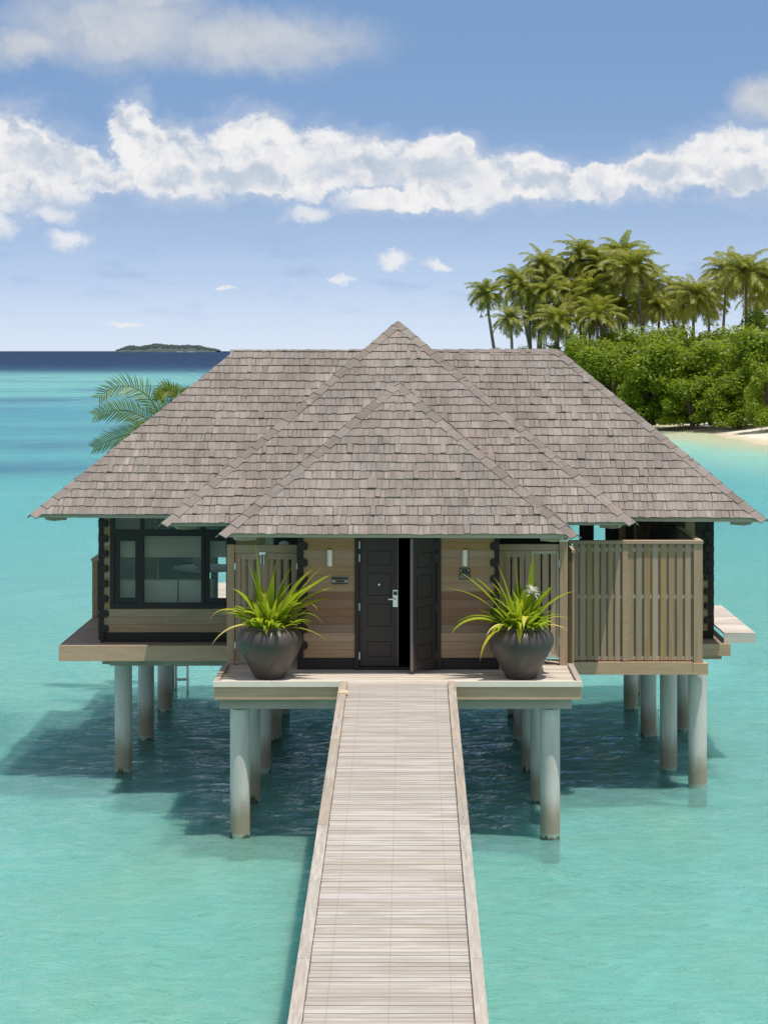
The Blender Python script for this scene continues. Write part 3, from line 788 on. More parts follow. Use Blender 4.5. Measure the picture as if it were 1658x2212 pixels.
for a, b, c_, d_ in ((wx0 + .16, PX(302.8, YL) - .085, PZ(1302.8, YL) + .085, zm - .087), (PX(442.2, YL) + .085, wx1 - .163, PZ(1302.8, YL) + .085, zm - .087), (PX(310.6, YL), PX(434.4, YL), PZ(1302.9, YL), zm - .001),
                     (wx0 + .076, PX(302.9, YL), zt, 4.6), (PX(310.6, YL), PX(434.4, YL), zt, 4.6), (PX(442.1, YL), wx1 - .076, zt, 4.6)):
    mb.face([(a, yg, c_), (b, yg, c_), (b, yg, d_), (a, yg, d_)]); mb.cut()
mb.build('pane', M['glass'], win)
# bedroom interior
mb = MB(); yr = 42.1
mb.box(lx0 + .08, -1.85, YL + .2, yr, LDZ + .05, LDZ + .08)
mb.box(lx0 + .08, lx0 + .10, YL + .2, yr, LDZ + .081, 4.55)
mb.box(-1.87, -1.85, YL + .2, yr, LDZ + .081, 4.55)
mb.build('bedroom_floor_and_walls', M['interior'], villa).name = 'bedroom_lining'
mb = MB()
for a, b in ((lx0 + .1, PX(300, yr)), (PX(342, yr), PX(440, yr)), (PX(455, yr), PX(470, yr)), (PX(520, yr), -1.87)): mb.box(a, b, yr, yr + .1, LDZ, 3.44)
mb.box(lx0 + .1, -1.87, yr + .02, yr + .09, 3.86, 4.6)  # slot left open below, out of sight, added to light the bedroom
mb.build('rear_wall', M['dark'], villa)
mb = MB()
for xx in (PX(318, 41.5), PX(330, 41.5)):
    rows = []
    for zz in (LDZ + .1, 4.3): rows.append([(xx - .1 + .2 * i / 12, 41.5 + .03 * math.sin(i * 1.9), zz) for i in range(13)])
    mb.grid(rows)
tag(mb.build('curtain', M['curtain']), 'orange curtain seen through the bedroom window at its far side', 'curtain')
mb = MB()
for k in range(4):
    z1 = PZ(1157, 36.85) - .09 * k
    mb.hexa([(wx0 + .1, 36.83 - .012 * k, z1 - .11), (wx1 - .1, 36.83 - .012 * k, z1 - .11), (wx1 - .1, 36.86, z1 - .11), (wx0 + .1, 36.86, z1 - .11),
             (wx0 + .1, 36.84, z1), (wx1 - .1, 36.84, z1), (wx1 - .1, 36.86, z1), (wx0 + .1, 36.86, z1)])
tag(mb.build('roman_blind', M['blind']), 'woven brown blind drawn halfway behind the bedroom window', 'blind')
sofa = thing('sofa', (PX(370, 37.3), 37.3, LDZ + .081), 'pale grey sofa with its cushion backs against the bedroom window', 'sofa')
def cushion(x0, x1, y0, y1, z0, z1):
    mb = MB(); n = 10; rows = []
    for i in range(n + 1):
        a = i / n; r = []
        for j in range(n + 1):
            b = j / n; bulge = (math.sin(math.pi * a) * math.sin(math.pi * b)) ** .35
            r.append((x0 + (x1 - x0) * a, y0 + .05 * (1 - bulge), z0 + (z1 - z0) * b))
        rows.append(r)
    mb.grid(rows)
    mb.grid([[(p[0], y1 - (p[1] - y0), p[2]) for p in r] for r in rows][::-1])
    mb.grid([[rows[i][n], (rows[i][n][0], y1 - (rows[i][n][1] - y0), z1)] for i in range(n + 1)][::-1])
    for rr in (rows[0], rows[-1][::-1]): mb.grid([[p, (p[0], y1 - (p[1] - y0), p[2])] for p in rr])
    return mb
zc = PZ(1253, 37.0)
for a, b in ((250, 306), (309, 383), (386, 460)): cushion(PX(a, 37.0), PX(b, 37.0), 36.95, 37.25, LDZ + .4, zc).build('back_cushion', M['fabric'], sofa, smooth=60)
mb = MB(); mb.box(PX(250, 37), PX(460, 37), 36.96, 37.85, LDZ + .081, LDZ + .39); mb.build('base', M['fabric'], sofa)
tb = thing('table', (PX(440, 39.4), 39.4, LDZ + .081), 'white table carrying a bowl behind the bedroom window', 'table')
zt_ = PZ(1225, 39.4)
mb = MB(); mb.lathe([(.62, zt_ - .04), (.64, zt_ - .02), (.62, zt_)], (PX(445, 39.4), 39.4, 0), 36); mb.build('table_top', M['tablew'], tb, smooth=30)
mb = MB(); mb.lathe([(.25, LDZ + .081), (.05, LDZ + .15), (.05, zt_ - .041)], (PX(445, 39.4), 39.4, 0), 16); mb.build('pedestal', M['black'], tb, smooth=30)
mb = MB(); mb.lathe([(.07, 0), (.14, .05), (.20, .13), (.215, .22), (.205, .22), (.18, .12), (.05, .03)], (PX(436, 39.2), 39.2, zt_ + .001), 28)
tag(mb.build('bowl', M['tablew'], smooth=40), 'grey rounded bowl standing on the white table indoors', 'bowl')
# dark wall post inside
# -- recess wall above the left gate
mb = MB(); mb.box(PX(573, 35.6), PX(589, 35.6), 35.6, 35.72, LDZ, 4.62); mb.build('post', M['sage'], villa)
mb = MB(); mb.box(PX(592, 36.55), PX(642, 36.55), 36.53, 36.58, LDZ, 4.6); mb.build('side_door', M['black'], villa)
# -- right wing
YR = 38.4
rx1 = PX(1541, YR)
mb = MB()
holes = [(1226, 1251), (1282, 1307), (1367, 1401)]
zo0, zo1 = PZ(1240, YR), PZ(1126, YR)
zs0, zs1 = PZ(1142, YR), PZ(1134, YR)
edges = [1075, 1226, 1251, 1282, 1307, 1335]
def pan(a, b, z0, z1): mb.box(PX(a, YR), PX(b, YR), YR, YR + .06, z0, z1)
pan(1075, 1226, 2.25, 4.6); pan(1251, 1282, 2.25, 4.6); pan(1307, 1335, 2.25, 4.6)
pan(1226, 1251, 2.25, zo0); pan(1226, 1251, zo1, 4.6); pan(1282, 1307, 2.25, zo0); pan(1282, 1307, zo1, 4.6)
pan(1350, 1367, 2.25, 4.6); pan(1367, 1401, 2.25, zo0); pan(1367, 1401, PZ(1132, YR), 4.6)
pan(1401, 1430, 2.25, 4.6); pan(1430, 1463, 2.25, zs0); pan(1430, 1463, zs1, 4.6); pan(1463, 1479, 2.25, 4.6)
rw = mb.build('screen_wall', M['black'], villa)
mb = MB(); mb.box(PX(1335, YR), PX(1350, YR), YR - .04, YR + .1, 2.25, 4.6); mb.cut(); mb.box(PX(1479, YR), PX(1500, YR), YR - .01, YR + .06, 2.25, 4.6)
mb.build('pillar', M['wall'], villa)
mb = MB(); mb.box(PX(1369, YR), PX(1373, YR), YR - .01, YR + .02, zo0, PZ(1132, YR)); mb.build('window_frame', M['fence'], rw)
mb = MB()
mb.face([(PX(1367, YR), YR + .03, zo0), (PX(1401, YR), YR + .03, zo0), (PX(1401, YR), YR + .03, PZ(1132, YR)), (PX(1367, YR), YR + .03, PZ(1132, YR))]); mb.cut()
mb.face([(PX(1430, YR), YR + .03, zs0), (PX(1463, YR), YR + .03, zs0), (PX(1463, YR), YR + .03, zs1), (PX(1430, YR), YR + .03, zs1)])
mb.build('pane', M['glass'], rw)
mb = MB()
boards(mb, PX(1500, YR), rx1 - .02, YR, 2.34, PZ(1240, YR), rng); mb.build('wall', M['wall'], villa)
mb = MB(); mb.box(PX(1500, YR), rx1 - .12, YR + .005, YR + .08, PZ(1240, YR), 4.6); mb.cut(); mb.box(PX(1500, YR), rx1, YR + .03, YR + .12, 2.2, 2.34); mb.build('corner_frame', M['black'], villa)
quoin(rx1, YR - .012, 2.34, 4.6, -1, .11, .05)
mb = MB(); boards(mb, YR + .14, 42.3, rx1 - .03, 2.2, 4.6, rng, axis='Y'); mb.build('side_wall', M['black'], villa)
mb = MB(); yr = 42.2
for a, b in ((PX(1075, YR), PX(1215, yr)), (PX(1258, yr), PX(1268, yr)), (PX(1318, yr), rx1 - .06)): mb.box(a, b, yr, yr + .08, 2.2, 4.6)
mb.box(PX(1215, yr), PX(1258, yr), yr, yr + .08, 4.25, 4.6); mb.box(PX(1268, yr), PX(1318, yr), yr, yr + .08, 4.25, 4.6)
mb.build('rear_wall', M['interior'], villa)

# ------------------------------------------------------------------ decks
def planks(mb, x0, x1, y0, y1, z, rng, w=.105, gap=.006, th=.03, along='X', zf=None, m=0):
    y = y0
    while y < y1 - .02:
        ye = min(y + w - gap, y1)
        dz = rng.uniform(-.002, .002)
        if zf: za, zb_ = zf(y) + dz, zf(ye) + dz
        else: za = zb_ = z + dz
        e0, e1 = rng.uniform(0, .004), rng.uniform(0, .004)
        mb.hexa([(x0 + e0, y, za - th), (x1 - e1, y, za - th), (x1 - e1, ye, zb_ - th), (x0 + e0, ye, zb_ - th), (x0 + e0, y, za), (x1 - e1, y, za), (x1 - e1, ye, zb_), (x0 + e0, ye, zb_)], m)
        y += w
rng = random.Random(21)
YF = 31.8
fx0, fx1 = PX(460, YF), PX(1257, YF)
kx0, kx1, wx0_, wx1_ = -1.075, .692, -.95, .572      # walkway: outer kerb edges, board edges
mb = MB(); planks(mb, fx0 + .06, fx1 - .06, YF + .05, 34.4, DZ, rng); 
pd = mb.build('porch_deck', M['deck'], villa)
mb = MB()
mb.box(fx0, kx0, YF - .01, YF + .05, DZ - .04, DZ + .045); mb.cut(); mb.box(kx1, fx1, YF - .01, YF + .05, DZ - .04, DZ + .045)
mb.build('edge_trim', M['trim'], pd)
mb = MB()
for xx in (fx0, fx1 - .085):
    y = YF + .055
    while y < 33.6:
        ye = min(33.6, y + 1.0); mb.box(xx, xx + .085, y, ye - .004, DZ - .04, DZ + .05); y = ye
    mb.cut()
mb.build('side_kerb', M['kerb'], pd)
mb = MB()
mb.box(fx0 + .012, kx0 + .1, YF + .02, YF + .06, PZ(1512, YF), DZ - .042); mb.cut(); mb.box(kx1 - .1, fx1 - .012, YF + .02, YF + .06, PZ(1512, YF), DZ - .042)
mb.build('fascia', M['fascia'], pd)
mb = MB()
zb0, zb1 = PZ(1531, YF + .12), PZ(1512, YF + .12)
mb.box(PX(474, YF + .12), PX(1234, YF + .12), YF + .10, YF + .22, zb0, zb1 + .03); mb.cut()
for xx in (-2.62, -.9, .5, 2.15): mb.box(xx - .07, xx + .07, YF + .23, 42.2, zb0 + .01, zb1 + .03); mb.cut()
mb.build('beam', M['beam'], villa)
# house floor slab
mb = MB(); mb.box(-1.78, 1.44, 34.42, 36.68, 1.98, 2.18); mb.box(lx0 + .05, 1.44, 36.682, 42.6, 1.98, 2.18); mb.box(1.442, rx1 - .05, 38.5, 42.6, 1.98, 2.18); mb.build('floor_slab', M['beam'], villa)
# left deck
YLd = 36.2; ldx0 = PX(127, YLd)
mb = MB(); planks(mb, ldx0 + .03, -2.96, YLd + .03, YL + .05, LDZ, rng, w=.12)
planks(mb, ldx0 + .03, lx0 + .04, YL + .07, 46.0, LDZ, rng, w=.12)
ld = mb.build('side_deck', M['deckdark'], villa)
mb = MB(); mb.box(ldx0, -2.96, YLd - .012, YLd + .028, PZ(1428, YLd), LDZ + .003); mb.build('fascia', M['fascia'], ld)
mb = MB(); mb.box(ldx0, ldx0 + .028, YLd + .03, 46.0, LDZ - .26, LDZ + .003); mb.build('side_fascia', M['raily'], ld)
mb = MB(); mb.box(PX(237, YLd + .3), -2.7, YLd + .28, YLd + .40, PZ(1438, YLd + .3), LDZ - .27); mb.cut(); mb.box(-5.2, -5.06, YLd + .41, 46, 2.0, LDZ - .04); mb.build('beam', M['beam'], ld)
# back deck
mb = MB(); planks(mb, lx0 + .06, 5.5, 42.7, 46.2, LDZ - .01, rng, w=.14); mb.build('back_deck', M['deck'], villa)
# right deck: lower boards with shade in their colour and a sunlit raised platform
mb = MB(); y0 = 37.7
planks(mb, PX(1400, y0), PX(1577, y0), y0 + .03, 42.0, 2.19, rng, w=.13)
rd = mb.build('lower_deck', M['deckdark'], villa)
mb = MB(); mb.box(PX(1500, y0), PX(1577, y0), y0 - .01, y0 + .028, PZ(1417, y0), 2.193); mb.cut(); mb.box(PX(1500, y0), PX(1560, y0), y0 + .1, y0 + .2, PZ(1426, y0), PZ(1417.5, y0)); mb.build('fascia', M['fascia'], rd)
y0 = 37.85
mb = MB(); planks(mb, PX(1563, y0), PX(1631, y0), y0 + .04, 42.0, 2.375, rng, w=.30, gap=.012)
pf = mb.build('sunning_platform', M['deck'], villa)
mb = MB(); mb.box(PX(1563, y0), PX(1631, y0), y0, y0 + .036, PZ(1389, y0), 2.378); mb.cut(); mb.box(PX(1631, y0) - .03, PX(1631, y0), y0 + .038, 42.0, 2.2, 2.34); mb.build('fascia', M['deck'], pf)
# bathroom floor behind the fence
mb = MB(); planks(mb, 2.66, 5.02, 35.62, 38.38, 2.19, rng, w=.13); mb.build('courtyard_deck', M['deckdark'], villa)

# piles
def pile(x, y, r=.153, top=2.0):
    mb = MB(); mb.lathe([(r, -1.2), (r, .02), (r, top)], (x, y, 0), 36)
    return mb.build('pile', M['pile'], villa, smooth=40)
pt = zb0 - .03
for (x, ys) in ((-2.63, (32.14, 34.6, 37.2, 40.2, 42.9)), (2.15, (32.14, 34.6, 37.2, 40.2, 42.9))):
    for y in ys: pile(x + (.0 if y > 33 else .01), y, top=pt if y < 33 else 1.99)
for y in (37.1, 40.3, 43.4, 46.0): pile(-5.1 if y < 45 else -5.35, y, top=1.99)
for y in (37.25, 40.4, 43.6): pile(4.62, y, top=1.98)
pile(4.94, 35.8, .16, 1.99); pile(5.42, 41.2, .15, 2.0); pile(5.0, 45.6, .15, 2.2)
mb = MB()
for x in (-2.63, 2.15): mb.lathe([(.10, pt - .01), (.10, zb0 + .01)], (x + .01, 32.14, 0), 20); mb.cut()
mb.build('pile_collar', M['black'], villa)

# ------------------------------------------------------------------ walkway
wk = thing('wooden_walkway', (-.19, 20, 0), 'long sloping walkway of pale weathered boards leading to the villa door', 'walkway')
zf = lambda y: DZ - .006 - max(0.0, (YF - y)) * .0635
mb = MB(); planks(mb, wx0_, wx1_, 6.0, YF + .04, 0, random.Random(4), w=.098, gap=.010, zf=zf)
mb.build('walkway_boards', M['walk'], wk)
for (a, b) in ((kx0, wx0_ - .004), (wx1_ + .004, kx1)):
    mb = MB(); y = 6.0; rr = random.Random(int(a * 100))
    for L in (4.2, 4.6, 5.1, 4.4, 4.0, 4.5):
        ye = min(YF + .052, y + L)
        if y >= YF: break
        mb.hexa([(a, y, zf(y) - .16), (b, y, zf(y) - .16), (b, ye - .006, zf(ye) - .16), (a, ye - .006, zf(ye) - .16), (a, y, zf(y) + .045), (b, y, zf(y) + .045), (b, ye - .006, zf(ye) + .045), (a, ye - .006, zf(ye) + .045)])
        y = ye
    mb.build('kerb', M['kerb'], wk)
mb = MB()
for x in (-.75, -.19, .38):
    mb.hexa([(x - .05, 6, zf(6) - .24), (x + .05, 6, zf(6) - .24), (x + .05, YF, zf(YF) - .24), (x - .05, YF, zf(YF) - .24), (x - .05, 6, zf(6) - .034), (x + .05, 6, zf(6) - .034), (x + .05, YF, zf(YF) - .034), (x - .05, YF, zf(YF) - .034)]); mb.cut()
mb.build('joist', M['beam'], wk)
for y in (10, 14, 18, 22, 26):
    for x in (-.75, .38):
        mb = MB(); mb.lathe([(.11, -1.2), (.11, zf(y) - .26)], (x, y, 0), 20); mb.build('pile', M['pile'], wk, smooth=40)
yw = 31.05; zz = zf(yw) + .047; xc = PX(742, yw)
mb = MB(); mb.hexa([(xc - .075, yw - .03, zz), (xc + .075, yw - .03, zz), (xc + .075, yw + .05, zz), (xc - .075, yw + .05, zz), (xc - .05, yw, zz + .04), (xc + .05, yw, zz + .04), (xc + .05, yw + .03, zz + .04), (xc - .05, yw + .03, zz + .04)])
tag(mb.build('timber_wedge', M['woodchip']), 'small pale wooden wedge lying on the left kerb of the walkway', 'wedge')

# ------------------------------------------------------------------ gates and fences
YG = 33.75
def slat_panel(mb, x0, x1, y, z0, z1, w=.085, gap=.05, m=0, back=True):
    x = x0; k = 0
    while x < x1 - .01:
        xe = min(x + w, x1); mb.box(x, xe, y, y + .02, z0, z1, m); x = xe + gap
    if back:
        x = x0 - w * .5 + (w + gap) / 2
        while x < x1:
            mb.box(max(x, x0), min(x1, x + w), y + .026, y + .04, z0 + .002, z1 - .002, m); x += w + gap
gl = thing('wooden_gate', (PX(566, YG), YG, DZ), 'brown double leaf slatted gate behind the left plant pot', 'gate')
g0, g1, gt = PX(490, YG), PX(641, YG), PZ(1177, YG)
mb = MB(); mb.box(g0, g0 + .12, YG - .02, YG + .10, DZ + .004, gt); mb.build('post', M['gate'], gl)
mb = MB(); mb.box(g0 + .122, g1, YG, YG + .08, gt - .13, gt - .004); mb.build('top_rail', M['rail'], gl)
mid = PX(566, YG)
for a, b in ((g0 + .13, mid - .004), (mid + .004, g1)):
    mb = MB(); z0, z1 = DZ + .06, gt - .138
    mb.box(a, a + .09, YG + .01, YG + .055, z0, z1); mb.box(b - .09, b, YG + .01, YG + .055, z0, z1)
    mb.box(a + .092, b - .092, YG + .012, YG + .055, z1 - .10, z1); mb.box(a + .092, b - .092, YG + .012, YG + .055, z0, z0 + .12)
    lf = mb.build('gate_leaf', M['gate'], gl)
    mb = MB(); slat_panel(mb, a + .095, b - .095, YG + .022, z0 + .122, z1 - .102, .075, .045); mb.build('slats', M['gate'], lf)
    hx = a if a < mid - .1 else b
    mb = MB()
    for q_ in (.12, .85): mb.box(hx - .01, hx + .01, YG - .004, YG + .012, z0 + q_ * (z1 - z0), z0 + q_ * (z1 - z0) + .10); mb.cut()
    mb.build('hinge', M['steel'], lf)
mb = MB(); mb.box(mid - .05, mid + .05, YG - .012, YG - .001, gt - .16, gt - .12); mb.tube([(mid - .02, YG - .006, gt - .16), (mid - .02, YG - .006, gt - .30)], .007); mb.tube([(mid + .03, YG - .006, gt - .17), (mid + .03, YG - .006, gt - .33)], .007)
mb.build('latch', M['steel'], gl)

gr = thing('wooden_gate', (PX(1150, YG), YG, DZ), 'brown slatted gate with a pale metal edged leaf behind the right plant pot', 'gate')
g0, g1, gt = PX(1077, YG), PX(1225, YG), PZ(1172, YG)
mid = PX(1146, YG)
mb = MB(); mb.box(PX(1208, YG), g1, YG - .04, YG + .10, DZ + .004, gt + .015); mb.build('post', M['fence'], gr)
mb = MB(); mb.box(PX(1207, YG), g1 + .005, YG - .045, YG + .105, gt + .016, gt + .045); mb.build('post_cap', M['trim'], gr)
mb = MB(); mb.box(g0, PX(1208, YG) - .002, YG, YG + .08, gt - .13, gt - .03); mb.build('top_rail', M['rail'], gr)
z0, z1 = DZ + .12, gt - .138
a, b = g0, mid - .004
mb = MB(); mb.box(a, a + .09, YG + .01, YG + .055, z0, z1); mb.box(b - .09, b, YG + .01, YG + .055, z0, z1)
mb.box(a + .092, b - .092, YG + .012, YG + .055, z1 - .10, z1); mb.box(a + .092, b - .092, YG + .012, YG + .055, z0, z0 + .12)
lf = mb.build('gate_leaf', M['gate'], gr)
mb = MB(); slat_panel(mb, a + .095, b - .095, YG + .022, z0 + .122, z1 - .102, .075, .045); mb.build('slats', M['gate'], lf)
a, b = mid + .004, PX(1208, YG) - .006
mb = MB(); frame(a, b, z0, z1, .045, YG + .005, .05, mb)
lf = mb.build('gate_leaf', M['sage'], gr)
mb = MB(); slat_panel(mb, a + .048, b - .048, YG + .02, z0 + .047, z1 - .047, .085, .05); mb.build('slats', M['fence'], lf)
mb = MB()
for q_ in (.12, .85): mb.box(b - .004, b + .012, YG - .004, YG + .004, z0 + q_ * (z1 - z0), z0 + q_ * (z1 - z0) + .11); mb.cut()
mb.build('hinge', M['steel'], lf)

YFc = 35.5
fn = thing('slatted_fence', (PX(1370, YFc), YFc, 2.0), 'tall grey brown slatted privacy screen right of the porch', 'fence')
a, b = PX(1226, YFc), PX(1516, YFc)
z0, z1 = PZ(1427, YFc), PZ(1174, YFc)
ms = PX(1351, YFc)
rng = random.Random(9)
mb = MB(); mb.box(b - .15, b, YFc - .05, YFc + .09, PZ(1434, YFc), z1 - .004); mb.build('post', M['fence'], fn)
mb = MB(); mb.box(ms - .06, ms + .03, YFc - .045, YFc + .045, z0 + .002, z1 - .004); mb.build('post', M['rail'], fn)
mb = MB(); mb.box(a, a + .06, YFc - .02, YFc + .06, z0 + .002, z1 - .004); mb.build('post', M['fence'], fn)
mb = MB(); mb.box(a, ms - .03, YFc - .07, YFc + .09, z1, z1 + .05); mb.cut(); mb.box(ms - .027, b + .01, YFc - .07, YFc + .09, z1, z1 + .053); mb.build('top_rail', M['rail'], fn)
mb = MB()
def pal(x0, x1, n):
    p = (x1 - x0) / n
    for i in range(n):
        x = x0 + p * i
        mb.box(x, x + p * .70, YFc - .02 - rng.uniform(0, .004), YFc, z0 + .004, z1 - .006)
        mb.box(x + p * .50, x + p * 1.13, YFc + .016, YFc + .034, z0 + .004, z1 - .006)
pal(a + .085, ms - .065, 7)
pal(ms + .033, b - .155, 8)
sl_ = mb.build('slats', M['fence'], fn)
mb = MB()
for zz in (z0 + .02, PZ(1292, YFc), z1 - .13):
    mb.box(a + .062, ms - .062, YFc + .002, YFc + .0155, zz - .01, zz + .055); mb.cut(); mb.box(ms + .032, b - .152, YFc + .002, YFc + .0155, zz - .01, zz + .055); mb.cut()
mb.build('cross_rail', M['deck'], fn)
mb = MB(); mb.box(PX(1222, YFc), PX(1494, YFc), YFc - .09, YFc + .09, PZ(1456, YFc), PZ(1429, YFc)); mb.cut(); mb.box(PX(1494, YFc) + .004, PX(1527, YFc), YFc - .095, YFc + .09, PZ(1456, YFc), PZ(1432, YFc))
mb.build('bottom_beam', M['fascia'], fn)
# return panels of the same screen
mb = MB(); y = 33.9
while y < 35.4:
    mb.box(a - .05, a - .02, y, y + .09, 2.25, z1 - .004); y += .13
mb.box(a - .06, a - .008, 33.87, 35.42, z1, z1 + .05); mb.box(a - .018, a - .006, 33.87, 35.42, 2.3, 2.4)
mb.build('return_panel', M['fence'], fn)
mb = MB(); y = 35.65
while y < 38.2:
    mb.box(b - .06, b - .03, y, y + .09, 2.25, z1 - .004); y += .13
mb.box(b - .09, b + .01, 35.6, 38.3, z1, z1 + .05)
mb.build('return_panel', M['raily'], fn)

bl = thing('balustrade', (ldx0 + .06, 42, LDZ), 'low brown slatted balustrade along the left edge of the deck', 'balustrade')
y0 = 40.0; zt = PZ(1212, y0)
mb = MB()
for y in (y0, 43.0, 45.9): mb.box(ldx0 + .0, ldx0 + .10, y, y + .1, LDZ + .004, zt); mb.cut()
mb.build('post', M['wall'], bl)
mb = MB(); mb.box(ldx0 - .02, ldx0 + .14, y0 - .02, 46.0, zt + .002, zt + .045); mb.build('handrail', M['raily'], bl)
mb = MB(); y = y0 + .14
while y < 45.8:
    if abs(y - 43.03) > .1: mb.box(ldx0 + .04, ldx0 + .06, y, y + .07, LDZ + .18, zt - .01)
    y += .115
mb.box(ldx0 + .062, ldx0 + .09, y0 + .11, 45.88, LDZ + .12, LDZ + .20)
mb.build('slats', M['wall'], bl)
mb = MB(); 
for k in range(6): mb.box(ldx0 + .16 + k * .09, ldx0 + .22 + k * .09, y0 + .5, y0 + .52, LDZ + .2, zt - .05)
mb.box(ldx0 + .105, lx0 + .02, y0 + .48, y0 + .54, LDZ + .14, LDZ + .199); mb.box(ldx0 + .145, lx0 + .02, y0 + .46, y0 + .56, zt - .048, zt)
mb.build('cross_panel', M['wall'], bl)

la = thing('pool_ladder', (PX(388, 45.9), 45.9, 0), 'steel swim ladder hanging into the water below the left deck', 'ladder')
for s in (PX(376, 45.9), PX(401, 45.9)):
    mb = MB(); mb.tube([(s, 46.35, 3.3), (s, 46.3, 2.5), (s, 46.25, 2.2), (s + .02, 46.1, 1.2), (s + .03, 46.05, -.6)], .03, 10); mb.build('rail', M['steel'], la, smooth=50)
for zz in (.86, .55, .23): 
    mb = MB(); mb.tube([(PX(376, 45.9), 46.1, zz), (PX(401, 45.9) + .02, 46.1, zz)], .032, 8); mb.build('rung', M['steel'], la, smooth=50)

# ------------------------------------------------------------------ small fittings on the entrance wall
for (u, lab) in ((712, 'white upright wall lamp left of the open doors'), (1003.5, 'white upright wall lamp right of the doors above the number plaque')):
    x = PX(u, YD); w = .045
    lt = thing('wall_lamp', (x, YD - .006, PZ(1205, YD)), lab, 'lamp', 'wall lamps flanking the doors')
    mb = MB(); n = 10
    prof = [(x - w + 2 * w * i / n, YD - .022 - .05 * math.sin(math.pi * i / n) ** .6) for i in range(n + 1)]
    za, zb_ = PZ(1222.5, YD), PZ(1187.5, YD)
    mb.grid([[(px_, py_, za) for px_, py_ in prof], [(px_, py_, zb_) for px_, py_ in prof]])
    mb.face([(px_, py_, zb_) for px_, py_ in prof]); mb.face([(px_, py_, za) for px_, py_ in prof][::-1])
    mb.build('lamp_shade', M['white'], lt, smooth=40)
    mb = MB(); mb.box(x - w + .006, x + w - .006, YD - .0215, YD - .0055, za + .01, zb_ - .01); mb.build('back_plate', M['steel'], lt)
def text_mesh(s, size, loc, m, parent, name):
    cu = bpy.data.curves.new(name, 'FONT'); cu.body = s; cu.size = size; cu.align_x = 'CENTER'; cu.align_y = 'CENTER'; cu.extrude = .002
    to = bpy.data.objects.new('tmp', cu); col.objects.link(to)
    dg = bpy.context.evaluated_depsgraph_get(); me = bpy.data.meshes.new_from_object(to.evaluated_get(dg))
    bpy.data.objects.remove(to)
    org = Vector((0, 0, 0)); p = parent
    while p: org += Vector(p.location); p = p.parent
    me.transform(Matrix.Translation(Vector(loc) - org) @ Matrix.Rotation(R(90), 4, 'X'))
    me.materials.clear(); me.materials.append(m)
    o = bpy.data.objects.new(name, me); col.objects.link(o); o.parent = parent
    return o
x = PX(1003, YD)
sg = thing('number_plaque', (x, YD - .007, PZ(1240, YD)), 'small dark house number plaque reading 601 below the right lamp', 'sign')
mb = MB(); mb.box(x - .085, x + .085, YD - .022, YD - .007, PZ(1251.5, YD), PZ(1228, YD)); mb.box(x - .083, x + .083, YD - .034, YD - .0225, PZ(1235, YD), PZ(1228.3, YD)); mb.build('plate', M['plaque'], sg)
mb = MB()
for s in (-.06, .06): mb.tube([(x + s, YD - .034, PZ(1231.3, YD)), (x + s, YD - .039, PZ(1231.3, YD))], .008, 8); mb.cut()
mb.build('screw', M['steel'], sg)
text_mesh('601', .105, (x, YD - .024, PZ(1245.5, YD)), M['letter'], sg, 'number')
x = PX(734, YD)
sg = thing('name_plaque', (x, YD - .007, PZ(1254, YD)), 'narrow dark plaque with a silver band left of the doors', 'sign')
mb = MB(); mb.box(x - .128, x + .128, YD - .024, YD - .007, PZ(1261.5, YD), PZ(1247, YD)); mb.build('plate', M['plaque'], sg)
mb = MB(); mb.box(x - .126, x + .126, YD - .030, YD - .0245, PZ(1258.2, YD), PZ(1252, YD)); mb.build('band', M['silver'], sg)
mb = MB()
zc_ = PZ(1255.2, YD); pts = []
for k in range(24):
    a_ = 2 * math.pi * k / 24; cx = .055 if math.cos(a_) >= 0 else -.055
    pts.append((x + cx + .018 * math.cos(a_), YD - .031, zc_ + .018 * math.sin(a_)))
mb.face(pts); mb.build('badge', M['plaque'], sg)

dz_ = PZ(1181, 34.6)
mb = MB(); mb.lathe([(.005, -.035), (.06, -.03), (.098, -.005), (.10, 0), (.09, .004)], (0, 0, 0), 24)
dish = mb.build('round_dish', M['tablew'], smooth=40); dish.location = (PX(613, 34.6), 34.6, dz_); dish.rotation_euler = (R(90), 0, 0)
tag(dish, 'pale round dish on the dark wall showing just above the left gate', 'dish')

